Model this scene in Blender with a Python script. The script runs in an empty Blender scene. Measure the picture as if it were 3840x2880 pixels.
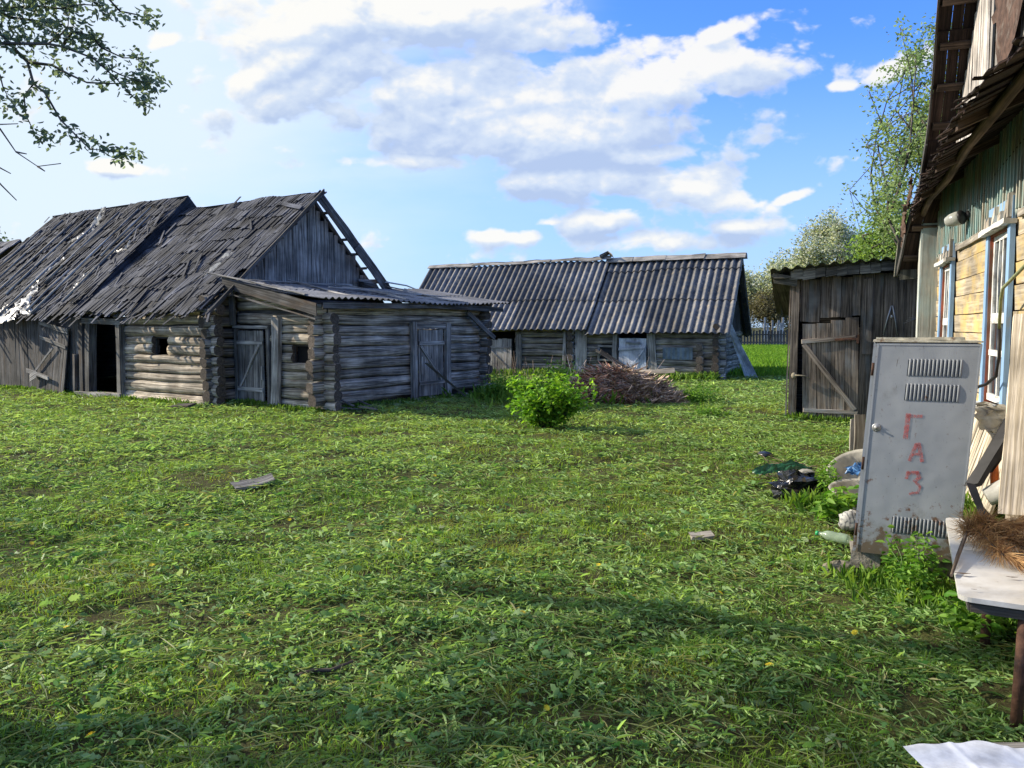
import bpy, math, random
import numpy as np
from mathutils import Vector
random.seed(7); RS = np.random.RandomState(11)
PI = math.pi
sc = bpy.context.scene

# ------------------------------------------------------------------ camera
TH = math.radians(4.263); FPX = 2884.0; CAMH = 1.75
cam = bpy.data.cameras.new('camera'); camo = bpy.data.objects.new('camera', cam)
sc.collection.objects.link(camo); sc.camera = camo
camo.location = (0, 0, CAMH); camo.rotation_euler = (PI/2 - TH, 0, 0)
cam.sensor_width = 36; cam.sensor_fit = 'HORIZONTAL'; cam.lens = 36*FPX/3840
cam.clip_start = 0.05; cam.clip_end = 3000
# ------------------------------------------------------------------ sun
SUN = Vector((-.853, .229, .469)).normalized()
sl = bpy.data.lights.new('sun', 'SUN'); so = bpy.data.objects.new('sun', sl); sc.collection.objects.link(so)
sl.energy = 5.0; sl.angle = math.radians(.6); sl.color = (1, .90, .74)
so.location = (-30, 16, 20); so.rotation_euler = SUN.to_track_quat('Z', 'Y').to_euler()
# ------------------------------------------------------------------ exposure
sc.view_settings.view_transform = 'Standard'; sc.view_settings.look = 'None'
sc.view_settings.exposure = 0.55; sc.view_settings.gamma = 1.0
sc.render.engine = 'CYCLES'
sc.cycles.max_bounces = 6; sc.cycles.transparent_max_bounces = 8
sc.cycles.use_adaptive_sampling = True
# ------------------------------------------------------------------ world: sky and clouds
world = bpy.data.worlds.new('World'); sc.world = world; world.use_nodes = True
wn = world.node_tree; wn.nodes.clear()
SKY_STRENGTH = .15; SKYTINT = (.50, .86, 1.62)
def build_sky():
    N = wn.nodes.new; L = wn.links.new
    def M(op, a, b=None, c=None, clamp=False):
        n = N('ShaderNodeMath'); n.operation = op; n.use_clamp = clamp
        for i, v in enumerate((a, b, c)):
            if v is None: continue
            if isinstance(v, (int, float)): n.inputs[i].default_value = v
            else: L(v, n.inputs[i])
        return n.outputs[0]
    def MR(v, a, b, c=0., d=1., smooth=True):
        n = N('ShaderNodeMapRange'); n.interpolation_type = 'SMOOTHSTEP' if smooth else 'LINEAR'
        L(v, n.inputs[0])
        for i, q in enumerate((a, b, c, d)): n.inputs[i+1].default_value = q
        return n.outputs[0]
    def MIX(f, a, b):
        n = N('ShaderNodeMix'); n.data_type = 'RGBA'
        if isinstance(f, (int, float)): n.inputs[0].default_value = f
        else: L(f, n.inputs[0])
        for s, v in ((n.inputs[6], a), (n.inputs[7], b)):
            if isinstance(v, tuple): s.default_value = (*v, 1)
            else: L(v, s)
        return n.outputs[2]
    out = N('ShaderNodeOutputWorld'); bg = N('ShaderNodeBackground')
    sky = N('ShaderNodeTexSky'); sky.sky_type = 'NISHITA'; sky.sun_disc = False
    sky.sun_elevation = math.asin(SUN.z); sky.sun_rotation = math.atan2(SUN.x, SUN.y)
    sky.air_density = 1.0; sky.dust_density = .6; sky.ozone_density = 2.5
    tc = N('ShaderNodeTexCoord'); sep = N('ShaderNodeSeparateXYZ'); L(tc.outputs['Generated'], sep.inputs[0])
    X, Y, Z = sep.outputs
    Ym = M('MAXIMUM', Y, .05)
    tx = M('DIVIDE', X, Ym); tz = M('DIVIDE', Z, Ym)
    front = MR(Y, .15, .4)
    # cloud banks: direction ratios (x/y, z/y), half sizes, tilt, weight
    vx = lambda v: (v-1106)/1661.; vz = lambda v: (712-v)/1661.
    banks = [(930,215,330,85,.12,.9),(760,175,210,80,.4,.95),(1400,200,260,80,.20,1.0),(1180,300,340,75,.06,1.0),(1050,250,300,60,.2,.9),
             (720,60,190,90,.2,1.05),(920,60,280,85,0,1.05),(650,150,120,60,.3,.9),(1130,25,110,55,.2,.8),(1190,105,120,42,.15,.9),
             (1480,425,160,50,-.15,.95),(1270,405,200,40,0,.95),(1300,490,100,26,.1,1.0),(1420,530,170,28,0,.8),
             (1540,105,70,28,.35,.75),(1100,520,70,16,0,.7),(1180,490,50,10,0,.7),(1700,436,42,15,.25,.85),
             (1808,208,34,13,0,.75),(1905,175,60,26,.35,.7),(300,378,75,16,-.05,.85),(380,115,32,16,.2,.7),
             (1930,400,60,20,.3,.7),(900,365,220,22,0,.8),(570,190,70,40,.3,.8),(1830,300,0,0,0,0),(1590,500,110,22,0,.7),
             (1400,350,110,28,.1,.8),(2080,330,120,60,.1,.7),(450,190,60,30,.2,.55)]
    banks = [b for b in banks if b[2] > 0]
    wob = N('ShaderNodeTexNoise'); wob.inputs['Scale'].default_value = 6; wob.inputs['Detail'].default_value = 3
    def bankf(ax, az):
        acc = None
        for (cx, cz, rx, rz, sl_, wt) in banks:
            dx = M('SUBTRACT', ax, vx(cx)); dz = M('SUBTRACT', az, vz(cz))
            dz2 = M('MULTIPLY_ADD', dx, -sl_, dz)
            q = M('ADD', M('POWER', M('MULTIPLY', M('ABSOLUTE', dx), 1661./rx), 2.), M('POWER', M('MULTIPLY', M('ABSOLUTE', dz2), 1661./rz), 2.))
            v = M('MULTIPLY', M('POWER', 2.718, M('MULTIPLY', q, -.8)), wt)
            acc = v if acc is None else M('MAXIMUM', acc, v)
        return acc
    def field(ox, oz):
        ax = M('ADD', tx, ox); az = M('ADD', tz, oz)
        cb = N('ShaderNodeCombineXYZ'); L(ax, cb.inputs[0]); L(M('MULTIPLY', az, 1.5), cb.inputs[1]); cb.inputs[2].default_value = 1.3
        nz = N('ShaderNodeTexNoise'); nz.inputs['Scale'].default_value = 7.; nz.inputs['Detail'].default_value = 9; nz.inputs['Roughness'].default_value = .58; nz.inputs['Distortion'].default_value = .2
        L(cb.outputs[0], nz.inputs['Vector'])
        wp = N('ShaderNodeTexNoise'); wp.inputs['Scale'].default_value = 22; wp.inputs['Detail'].default_value = 4; L(cb.outputs[0], wp.inputs['Vector'])
        wv = N('ShaderNodeVectorMath'); wv.operation = 'MULTIPLY_ADD'; L(wp.outputs['Color'], wv.inputs[0]); wv.inputs[1].default_value = (.05, .05, 0); L(cb.outputs[0], wv.inputs[2])
        pf = None
        for sc_, w_ in ((13., .27), (31., .14), (75., .07)):
            vo = N('ShaderNodeTexVoronoi'); vo.feature = 'SMOOTH_F1'; vo.voronoi_dimensions = '2D'; vo.inputs['Smoothness'].default_value = .6; vo.inputs['Scale'].default_value = sc_; L(wv.outputs[0], vo.inputs['Vector'])
            t_ = M('MULTIPLY', M('SUBTRACT', .5, vo.outputs['Distance']), w_*2.)
            pf = t_ if pf is None else M('ADD', pf, t_)
        acc = bankf(ax, az)
        a = M('MULTIPLY_ADD', M('SUBTRACT', nz.outputs[0], .5), 1.9, acc)
        return M('ADD', a, pf), acc
    (f1, acc1), (f2, _) = field(0, 0), field(-.007, .013)
    acc3 = bankf(M('ADD', tx, -.03), M('ADD', tz, .055))
    alpha = M('MULTIPLY', MR(f1, .34, .66), front)
    sh = M('ADD', M('MULTIPLY', M('SUBTRACT', f1, f2), 1.3), M('MULTIPLY', M('SUBTRACT', acc1, acc3), 1.0))
    sh = M('ADD', sh, MR(f1, .40, .70, .42, .0))
    ccol = MIX(MR(sh, -.60, .15), (.36,.45,.63), (.50,.575,.69))
    ccol = MIX(MR(sh, .0, .72), ccol, (.745,.735,.70))
    # generic clouds for the rest of the sky (behind and beside the camera)
    Zp = M('ADD', M('MAXIMUM', Z, 0.), .12)
    cg = N('ShaderNodeCombineXYZ'); L(M('DIVIDE', X, Zp), cg.inputs[0]); L(M('DIVIDE', Y, Zp), cg.inputs[1])
    ng = N('ShaderNodeTexNoise'); ng.inputs['Scale'].default_value = 1.1; ng.inputs['Detail'].default_value = 7; L(cg.outputs[0], ng.inputs['Vector'])
    ag = M('MULTIPLY', MR(ng.outputs[0], .52, .68), M('SUBTRACT', 1.0, front))
    # bright milky veil round the sun
    dt = N('ShaderNodeVectorMath'); dt.operation = 'DOT_PRODUCT'; L(tc.outputs['Generated'], dt.inputs[0]); dt.inputs[1].default_value = tuple(SUN)
    ci = N('ShaderNodeTexNoise'); ci.inputs['Scale'].default_value = 3.0; ci.inputs['Detail'].default_value = 6
    cc = N('ShaderNodeCombineXYZ'); L(tx, cc.inputs[0]); L(M('MULTIPLY', tz, 3.2), cc.inputs[1]); L(cc.outputs[0], ci.inputs['Vector'])
    veil = MR(M('MULTIPLY_ADD', M('SUBTRACT', ci.outputs[0], .5), .42, dt.outputs['Value']), .22, .68)
    low = MR(tz, .0, .40, .75, 0.)
    base = N('ShaderNodeVectorMath'); base.operation = 'SCALE'; L(sky.outputs[0], base.inputs[0]); base.inputs['Scale'].default_value = SKY_STRENGTH
    tint = N('ShaderNodeVectorMath'); tint.operation = 'MULTIPLY'; L(base.outputs[0], tint.inputs[0]); tint.inputs[1].default_value = SKYTINT
    c = MIX(M('MULTIPLY', low, M('MAXIMUM', front, .3)), tint.outputs[0], (.40,.54,.74))
    hz = M('ADD', M('POWER', M('MULTIPLY', M('ABSOLUTE', M('SUBTRACT', tx, vx(760))), 1661./330), 2.), M('POWER', M('MULTIPLY', M('ABSOLUTE', M('SUBTRACT', M('MULTIPLY_ADD', M('SUBTRACT', tx, vx(760)), -.12, tz), vz(385))), 1661./80), 2.))
    hz = M('MULTIPLY', M('MULTIPLY', M('POWER', 2.718, M('MULTIPLY', hz, -1.)), front), MR(ci.outputs[0], .25, .6, .4, 1.))
    veil = M('MAXIMUM', veil, M('MULTIPLY', hz, .8))
    c = MIX(M('MULTIPLY', veil, .93), c, (.60,.69,.77))
    c = MIX(M('MULTIPLY', alpha, .94), c, ccol)
    c = MIX(M('MULTIPLY', ag, .8), c, (.6,.64,.72))
    L(c, bg.inputs[0]); bg.inputs[1].default_value = .92
    L(bg.outputs[0], out.inputs[0])

build_sky()

# ------------------------------------------------------------------ placing helpers
FW = np.array([0, math.cos(TH), -math.sin(TH)]); UPV = np.array([0, math.sin(TH), math.cos(TH)]); OC = np.array([0, 0, CAMH])
def ray(px, py): return FW + np.array([(px-1920)/FPX, 0, 0]) + (1440-py)/FPX*UPV
def at(px, py, Y): d = ray(px, py); return OC + d*(Y/d[1])
def onplane(px, py, P, N_):
    d = ray(px, py); k = np.dot(np.asarray(P)-OC, N_)/np.dot(d, N_); return OC + d*k
v3 = lambda *a: np.array(a, float)
def unit(a): a = np.asarray(a, float); return a/np.linalg.norm(a)
def hsh(i, j, s):
    n = (i*374761393 + j*668265263 + s*974634777) & 0x7fffffff
    n = ((n ^ (n >> 13))*1274126177) & 0x7fffffff
    return ((n ^ (n >> 16)) & 0xffff)/65535.0
def vnoise(x, y, s=0):
    x = np.asarray(x, float); y = np.asarray(y, float)
    i = np.floor(x).astype(np.int64); j = np.floor(y).astype(np.int64); fx = x-i; fy = y-j
    fx = fx*fx*(3-2*fx); fy = fy*fy*(3-2*fy)
    a = hsh(i, j, s); b = hsh(i+1, j, s); c = hsh(i, j+1, s); d = hsh(i+1, j+1, s)
    return (a*(1-fx)+b*fx)*(1-fy) + (c*(1-fx)+d*fx)*fy - .5
def gz(x, y):
    r = np.hypot(x, y); near = np.clip(1.2 - r/40., 0, 1)
    return near*(.12*vnoise(x/2.3, y/2.3, 1) + .085*vnoise(x/.62, y/.62, 2) + .045*vnoise(x/.25, y/.25, 3)) + .05*vnoise(x/9., y/9., 4)

# ------------------------------------------------------------------ objects helpers
ORG = {}
def thing(name, label, cat, loc, group=None):
    o = bpy.data.objects.new(name, None); sc.collection.objects.link(o)
    o.location = loc; o.empty_display_size = .2
    o['label'] = label; o['category'] = cat
    if group: o['group'] = group
    ORG[o.name] = np.array(loc, float); return o
def tag(o, label, cat, group=None):
    o['label'] = label; o['category'] = cat
    if group: o['group'] = group
    return o
class MB:
    def __init__(s): s.v = []; s.f = []; s.uv = []; s.t = []; s.m = []; s.sm = []
    def face(s, pts_idx, uvs, tone=1., mat=0, smooth=False):
        s.f.append(pts_idx); s.uv.extend(uvs); s.t.append(tone); s.m.append(mat); s.sm.append(smooth)
    def poly(s, pts, tone=1., mat=0, smooth=False, axis=None):
        i0 = len(s.v); s.v.extend([tuple(p) for p in pts]); P = [np.array(p) for p in pts]
        ax = unit(P[1]-P[0]) if axis is None else unit(axis)
        n = np.cross(P[1]-P[0], P[-1]-P[0]); ay = np.cross(n, ax); ay = ay/(np.linalg.norm(ay)+1e-9)
        s.face(list(range(i0, i0+len(pts))), [(float(p@ax), float(p@ay)) for p in P], tone, mat, smooth)
    def plank(s, p0, p1, W_, T_, tone=None, seg=3, jit=.004, bow=0., mat=0, taper=1.):
        """board from p0 to p1; W_, T_ = half width / half thickness vectors"""
        p0 = np.array(p0, float); p1 = np.array(p1, float); W_ = np.array(W_, float); T_ = np.array(T_, float)
        if tone is None: tone = random.uniform(.7, 1.25)
        ou = random.uniform(0, 50); ov = random.uniform(0, 50); Ln = np.linalg.norm(p1-p0)
        w = np.linalg.norm(W_); t = np.linalg.norm(T_); i0 = len(s.v)
        Tn = T_/max(t, 1e-9); Wn = W_/max(w, 1e-9)
        ph = random.uniform(0, 6)
        for k in range(seg+1):
            a = k/seg; c = p0+(p1-p0)*a + Tn*bow*math.sin(PI*a) + Tn*jit*math.sin(ph+a*5)
            ww = 1+(taper-1)*a
            for sx, sy in ((-1,-1),(1,-1),(1,1),(-1,1)):
                q = c + W_*sx*ww + T_*sy + Wn*random.uniform(-jit, jit)*1.2
                if k in (0, seg): q = q + (p1-p0)/max(Ln,1e-9)*random.uniform(-jit, jit)*2.5
                s.v.append(tuple(q))
        for k in range(seg):
            a = i0+4*k; b = a+4; u0 = ou+Ln*k/seg; u1 = ou+Ln*(k+1)/seg
            vs = [0, 2*w, 2*w+2*t, 4*w+2*t, 4*w+4*t]
            for e in range(4):
                f = (e+1) % 4
                s.face([a+e, a+f, b+f, b+e], [(u0, ov+vs[e]), (u0, ov+vs[e+1]), (u1, ov+vs[e+1]), (u1, ov+vs[e])], tone, mat)
        s.face([i0+3, i0+2, i0+1, i0], [(ou, ov), (ou+.01, ov), (ou+.01, ov+.01), (ou, ov+.01)], tone*.8, mat)
        e0 = i0+4*seg
        s.face([e0, e0+1, e0+2, e0+3], [(ou, ov), (ou+.01, ov), (ou+.01, ov+.01), (ou, ov+.01)], tone*.8, mat)
    def box(s, c, hx, hy, hz, tone=1., mat=0, jit=0.):
        c = np.array(c, float); s.plank(c-np.array(hx), c+np.array(hx), hy, hz, tone, 1, jit, 0, mat)
    def log(s, p0, p1, r, tone=None, sides=14, seg=8, rough=.10, bow=.015, capmat=1, flat=.0, sq=2.7):
        p0 = np.array(p0, float); p1 = np.array(p1, float); d = unit(p1-p0); Ln = np.linalg.norm(p1-p0)
        up = v3(0, 0, 1) if abs(d[2]) < .9 else v3(1, 0, 0)
        a = unit(np.cross(d, up)); b = np.cross(a, d)
        if tone is None: tone = random.uniform(.75, 1.2)
        ou = random.uniform(0, 50); ov = random.uniform(0, 50); i0 = len(s.v); sd = random.randint(0, 9999)
        bx = random.uniform(-bow, bow); bz = random.uniform(-bow, bow)
        for k in range(seg+1):
            t = k/seg; c = p0+(p1-p0)*t + a*bx*math.sin(PI*t) + b*bz*math.sin(PI*t)
            for j in range(sides):
                th = 2*PI*j/sides
                rr = r*(1+rough*2*float(vnoise(t*Ln*1.6+sd, j*.9, sd)))
                cy = math.sin(th); cx_ = math.cos(th); rr *= (abs(cx_)**sq+abs(cy)**sq)**(-1/sq)*(.97 if sq > 2.1 else 1)
                s.v.append(tuple(c + a*rr*cx_*(1-flat) + b*rr*cy))
        for k in range(seg):
            for j in range(sides):
                j2 = (j+1) % sides; A = i0+k*sides; Bq = A+sides
                u0 = ou+Ln*k/seg; u1 = ou+Ln*(k+1)/seg; w0 = ov+2*PI*r*j/sides; w1 = ov+2*PI*r*(j+1)/sides
                s.face([A+j, Bq+j, Bq+j2, A+j2], [(u0, w0), (u1, w0), (u1, w1), (u0, w1)], tone, 0, True)
        for base, rev in ((i0, False), (i0+seg*sides, True)):
            idx = list(range(base, base+sides)); uv = [(.5*math.cos(2*PI*j/sides), .5*math.sin(2*PI*j/sides)) for j in range(sides)]
            if rev: idx.reverse(); uv.reverse()
            s.face(idx, uv, tone, capmat)
    def tube(s, pts, radii, sides=6, tone=1., mat=0):
        pts = [np.array(p, float) for p in pts]
        if isinstance(radii, (int, float)): radii = [radii]*len(pts)
        i0 = len(s.v); n = len(pts); L_ = 0; ou = random.uniform(0, 30)
        lens = [0]
        for k in range(1, n): lens.append(lens[-1]+np.linalg.norm(pts[k]-pts[k-1]))
        for k in range(n):
            d = unit(pts[min(k+1, n-1)]-pts[max(k-1, 0)] + 1e-9)
            up = v3(0, 0, 1) if abs(d[2]) < .9 else v3(1, 0, 0)
            a = unit(np.cross(d, up)); b = np.cross(a, d)
            for j in range(sides):
                th = 2*PI*j/sides; s.v.append(tuple(pts[k] + radii[k]*(a*math.cos(th)+b*math.sin(th))))
        for k in range(n-1):
            for j in range(sides):
                j2 = (j+1) % sides; A = i0+k*sides; Bq = A+sides
                s.face([A+j, Bq+j, Bq+j2, A+j2], [(ou+lens[k], j*radii[k]), (ou+lens[k+1], j*radii[k]), (ou+lens[k+1], (j+1)*radii[k]), (ou+lens[k], (j+1)*radii[k])], tone, mat, True)
        s.face(list(range(i0, i0+sides)), [(0, 0)]*sides, tone, mat)
        s.face(list(range(i0+(n-1)*sides, i0+n*sides))[::-1], [(0, 0)]*sides, tone, mat)
    def lathe(s, c, axis, prof, sides=20, tone=1., mat=0, sx=1.):
        c = np.array(c, float); d = unit(axis); up = v3(0, 0, 1) if abs(d[2]) < .9 else v3(1, 0, 0)
        a = unit(np.cross(d, up)); b = np.cross(a, d); i0 = len(s.v)
        for (h, r) in prof:
            for j in range(sides):
                th = 2*PI*j/sides; s.v.append(tuple(c + d*h + r*(a*math.cos(th)*sx+b*math.sin(th))))
        for k in range(len(prof)-1):
            for j in range(sides):
                j2 = (j+1) % sides; A = i0+k*sides; Bq = A+sides
                s.face([A+j, A+j2, Bq+j2, Bq+j], [(j/sides, k*.1), ((j+1)/sides, k*.1), ((j+1)/sides, k*.1+.1), (j/sides, k*.1+.1)], tone, mat, True)
    def grid(s, fn, nu, nv, tone=1., mat=0, smooth=True, uvs=1.):
        i0 = len(s.v)
        for i in range(nu+1):
            for j in range(nv+1): s.v.append(tuple(fn(i/nu, j/nv)))
        for i in range(nu):
            for j in range(nv):
                a = i0+i*(nv+1)+j
                s.face([a, a+nv+1, a+nv+2, a+1], [(i/nu*uvs, j/nv*uvs), ((i+1)/nu*uvs, j/nv*uvs), ((i+1)/nu*uvs, (j+1)/nv*uvs), (i/nu*uvs, (j+1)/nv*uvs)], tone, mat, smooth)
    def build(s, name, mats, parent=None, org=None):
        if not isinstance(mats, (list, tuple)): mats = [mats]
        if parent is not None: o0 = ORG[parent.name]
        elif org is not None: o0 = np.array(org, float)
        else: o0 = v3(0, 0, 0)
        me = bpy.data.meshes.new(name)
        V = np.array(s.v, float)-o0
        me.from_pydata(V.tolist(), [], s.f)
        ul = me.uv_layers.new(name='UVMap'); ul.data.foreach_set('uv', np.array(s.uv, dtype=np.float32).ravel())
        at_ = me.attributes.new('tone', 'FLOAT', 'FACE'); at_.data.foreach_set('value', np.array(s.t, dtype=np.float32))
        me.polygons.foreach_set('material_index', np.array(s.m, dtype=np.int32))
        me.polygons.foreach_set('use_smooth', np.array(s.sm, dtype=bool))
        for m in mats: me.materials.append(m)
        me.update()
        o = bpy.data.objects.new(name, me); sc.collection.objects.link(o)
        if parent is not None: o.parent = parent
        else: o.location = tuple(o0)
        ORG[o.name] = o0
        return o

# ------------------------------------------------------------------ materials
def newmat(name):
    m = bpy.data.materials.new(name); m.use_nodes = True; nt = m.node_tree; nt.nodes.clear()
    out = nt.nodes.new('ShaderNodeOutputMaterial'); bs = nt.nodes.new('ShaderNodeBsdfPrincipled')
    nt.links.new(bs.outputs[0], out.inputs[0]); return m, nt, bs, out
class NT:
    def __init__(s, nt): s.nt = nt
    def n(s, t, **k):
        x = s.nt.nodes.new(t)
        for a, b in k.items(): setattr(x, a, b)
        return x
    def l(s, a, b): s.nt.links.new(a, b)
    def noise(s, vec, scale, detail=4, rough=.55, dist=0.):
        x = s.n('ShaderNodeTexNoise'); x.inputs['Scale'].default_value = scale; x.inputs['Detail'].default_value = detail
        x.inputs['Roughness'].default_value = rough; x.inputs['Distortion'].default_value = dist
        if vec is not None: s.l(vec, x.inputs['Vector'])
        return x.outputs[0]
    def mapping(s, vec, scale, loc=(0,0,0)):
        x = s.n('ShaderNodeMapping'); x.inputs['Scale'].default_value = scale; x.inputs['Location'].default_value = loc; s.l(vec, x.inputs[0]); return x.outputs[0]
    def math(s, op, a, b=None, clamp=False):
        x = s.n('ShaderNodeMath', operation=op, use_clamp=clamp)
        for i, v in enumerate((a, b)):
            if v is None: continue
            if isinstance(v, (int, float)): x.inputs[i].default_value = v
            else: s.l(v, x.inputs[i])
        return x.outputs[0]
    def mr(s, v, a, b, c=0., d=1.):
        x = s.n('ShaderNodeMapRange'); x.interpolation_type = 'SMOOTHSTEP'; s.l(v, x.inputs[0])
        for i, q in enumerate((a, b, c, d)): x.inputs[i+1].default_value = q
        return x.outputs[0]
    def mix(s, f, a, b, bt='MIX'):
        x = s.n('ShaderNodeMix', data_type='RGBA', blend_type=bt)
        if isinstance(f, (int, float)): x.inputs[0].default_value = f
        else: s.l(f, x.inputs[0])
        for q, v in ((x.inputs[6], a), (x.inputs[7], b)):
            if isinstance(v, tuple): q.default_value = (*v, 1)
            else: s.l(v, q)
        return x.outputs[2]
    def attr(s, name, out='Fac'):
        x = s.n('ShaderNodeAttribute'); x.attribute_name = name; return x.outputs[out]
    def bump(s, h, bs, strength=.5, dist=.01):
        x = s.n('ShaderNodeBump'); x.inputs['Strength'].default_value = strength; x.inputs['Distance'].default_value = dist
        s.l(h, x.inputs['Height']); s.l(x.outputs[0], bs.inputs['Normal'])
    def grey(s, v):
        x = s.n('ShaderNodeCombineColor'); 
        for i in range(3): s.l(v, x.inputs[i])
        return x.outputs[0]
def wood(name, dark, light, accent=None, acc=(.5, .7), gs=(1.3, 38.), bump=.6, crack=.55, rough=.85, blotch=.45, paint=None, pmask=(.45,.6), pscale=(3., 8.)):
    m, nt, bs, out = newmat(name); t = NT(nt)
    uv = t.n('ShaderNodeUVMap').outputs[0]; ob = t.n('ShaderNodeTexCoord').outputs['Object']
    g1 = t.noise(t.mapping(uv, (gs[0], gs[1], 1)), 1., 6, .62, .6)
    g2 = t.noise(t.mapping(uv, (gs[0]*.6, gs[1]*2.4, 1), (7, 3, 0)), 1., 4, .6)
    bl = t.noise(ob, 1.7, 4)
    fac = t.mr(t.math('ADD', t.math('MULTIPLY', g1, .65), t.math('MULTIPLY', g2, .35)), .40, .60)
    col = t.mix(fac, dark, light)
    if accent: col = t.mix(t.mr(t.noise(t.mapping(uv, (1.1, 5., 1), (3, 9, 0)), 1., 4), acc[0], acc[1]), col, accent)
    if paint:
        pm = t.noise(t.mapping(uv, (pscale[0], pscale[1], 1), (1, 5, 0)), 1., 7, .68)
        pm = t.math('ADD', t.math('MULTIPLY', pm, .75), t.math('MULTIPLY', bl, .25))
        pf = t.mr(pm, pmask[0], pmask[1])
        col = t.mix(pf, col, paint)
    cr = t.noise(t.mapping(uv, (.45, gs[1]*1.3, 1), (11, 2, 0)), 1., 3, .5, .3)
    ck = t.mr(cr, .28, .36, 1-crack, 1.)
    mul = t.math('MULTIPLY', t.math('MULTIPLY', ck, t.mr(bl, .3, .7, 1-blotch, 1+blotch*.5)), t.attr('tone'))
    col = t.mix(1., col, t.grey(mul), 'MULTIPLY')
    t.l(col, bs.inputs['Base Color']); bs.inputs['Roughness'].default_value = rough; bs.inputs['Specular IOR Level'].default_value = .25
    t.bump(t.math('ADD', t.math('ADD', g1, t.math('MULTIPLY', g2, .5)), t.math('MULTIPLY', ck, .8)), bs, bump, .012)
    return m
def plain(name, col, rough=.7, metal=0., var=.25, scale=6., bump=0., spec=.3, tint=None, trans=0., two=None):
    m, nt, bs, out = newmat(name); t = NT(nt); ob = t.n('ShaderNodeTexCoord').outputs['Object']
    nz = t.noise(ob, scale, 6, .6)
    c = t.mix(1., col, t.grey(t.math('MULTIPLY', t.mr(nz, .3, .7, 1-var, 1+var*.6), t.attr('tone'))), 'MULTIPLY')
    if tint: c = t.mix(t.mr(t.noise(ob, scale*.6, 7, .65), .5, .68), c, tint)
    t.l(c, bs.inputs['Base Color']); bs.inputs['Roughness'].default_value = rough; bs.inputs['Metallic'].default_value = metal
    bs.inputs['Specular IOR Level'].default_value = spec
    if bump: t.bump(t.noise(ob, scale*4, 5), bs, bump, .01)
    if trans:
        tr = t.n('ShaderNodeBsdfTranslucent'); t.l(c, tr.inputs[0]); mx = t.n('ShaderNodeMixShader'); mx.inputs[0].default_value = trans
        t.l(bs.outputs[0], mx.inputs[1]); t.l(tr.outputs[0], mx.inputs[2]); t.l(mx.outputs[0], out.inputs[0])
    return m
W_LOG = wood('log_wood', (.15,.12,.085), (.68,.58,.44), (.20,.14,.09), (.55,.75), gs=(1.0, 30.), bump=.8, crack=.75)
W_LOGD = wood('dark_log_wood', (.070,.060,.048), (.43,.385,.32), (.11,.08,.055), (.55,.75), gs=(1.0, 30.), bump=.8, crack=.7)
W_END = plain('log_end_grain', (.10,.08,.062), .9, var=.5, scale=25, bump=.4)
W_GREY = wood('grey_board_wood', (.09,.083,.074), (.38,.355,.315), gs=(1.1, 34.), crack=.6)
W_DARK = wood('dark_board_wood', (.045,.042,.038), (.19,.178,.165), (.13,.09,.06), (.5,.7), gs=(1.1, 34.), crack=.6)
W_SHED = wood('brown_shed_wood', (.075,.060,.048), (.30,.245,.195), (.20,.20,.195), (.48,.68), gs=(1., 30.), crack=.65)
W_PALE = wood('pale_wood', (.28,.23,.16), (.55,.48,.38), gs=(1.1, 26.), crack=.4)
W_SHINGLE = wood('shingle_wood', (.018,.020,.025), (.095,.10,.12), (.19,.19,.20), (.58,.75), gs=(1.4, 50.), crack=.5, blotch=.6)
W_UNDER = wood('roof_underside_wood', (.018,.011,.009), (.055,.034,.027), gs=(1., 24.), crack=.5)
W_LATH = wood('roof_lath_wood', (.045,.031,.024), (.13,.09,.068), gs=(1., 24.), crack=.5)
W_YEL = wood('worn_yellow_paint', (.27,.22,.16), (.50,.43,.33), gs=(1.2, 16.), crack=.35, bump=.35, paint=(.58,.42,.17), pmask=(.43,.62), pscale=(2.2, 3.2), blotch=.25)
W_GRN = wood('worn_green_paint', (.26,.22,.17), (.46,.42,.34), gs=(1.2, 16.), crack=.4, bump=.35, paint=(.20,.33,.33), pmask=(.40,.60), pscale=(1.2, 4.), blotch=.25)
W_PIL = wood('pale_grey_paint', (.28,.28,.25), (.46,.46,.42), gs=(1.2, 14.), crack=.3, bump=.3, paint=(.30,.36,.35), pmask=(.45,.62), pscale=(1.2, 4.), blotch=.25)
W_BLUE = wood('blue_trim_paint', (.25,.28,.3), (.4,.42,.42), gs=(1.2, 14.), crack=.2, bump=.3, paint=(.23,.37,.57), pmask=(.30,.42), pscale=(1.6, 6.), blotch=.2)
W_WHITE = wood('chipped_white_paint', (.28,.25,.21), (.45,.42,.38), gs=(1.2, 14.), crack=.3, bump=.5, paint=(.70,.70,.68), pmask=(.38,.52), pscale=(5., 12.), blotch=.2)
W_TRIM = wood('bare_trim_wood', (.22,.19,.155), (.46,.42,.36), gs=(1.2, 18.), crack=.5, bump=.5)
W_DOORW = wood('whitewashed_board', (.30,.32,.36), (.56,.58,.62), gs=(1.1, 22.), crack=.5, paint=(.62,.64,.68), pmask=(.4,.6))
W_RED = wood('red_brown_paint', (.14,.09,.06), (.28,.16,.1), gs=(1.2, 14.), crack=.4, paint=(.30,.07,.035), pmask=(.42,.6))
INNER = plain('interior_shade', (.02,.018,.016), .95)  # near-black colour standing in for the shade inside the buildings

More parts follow.
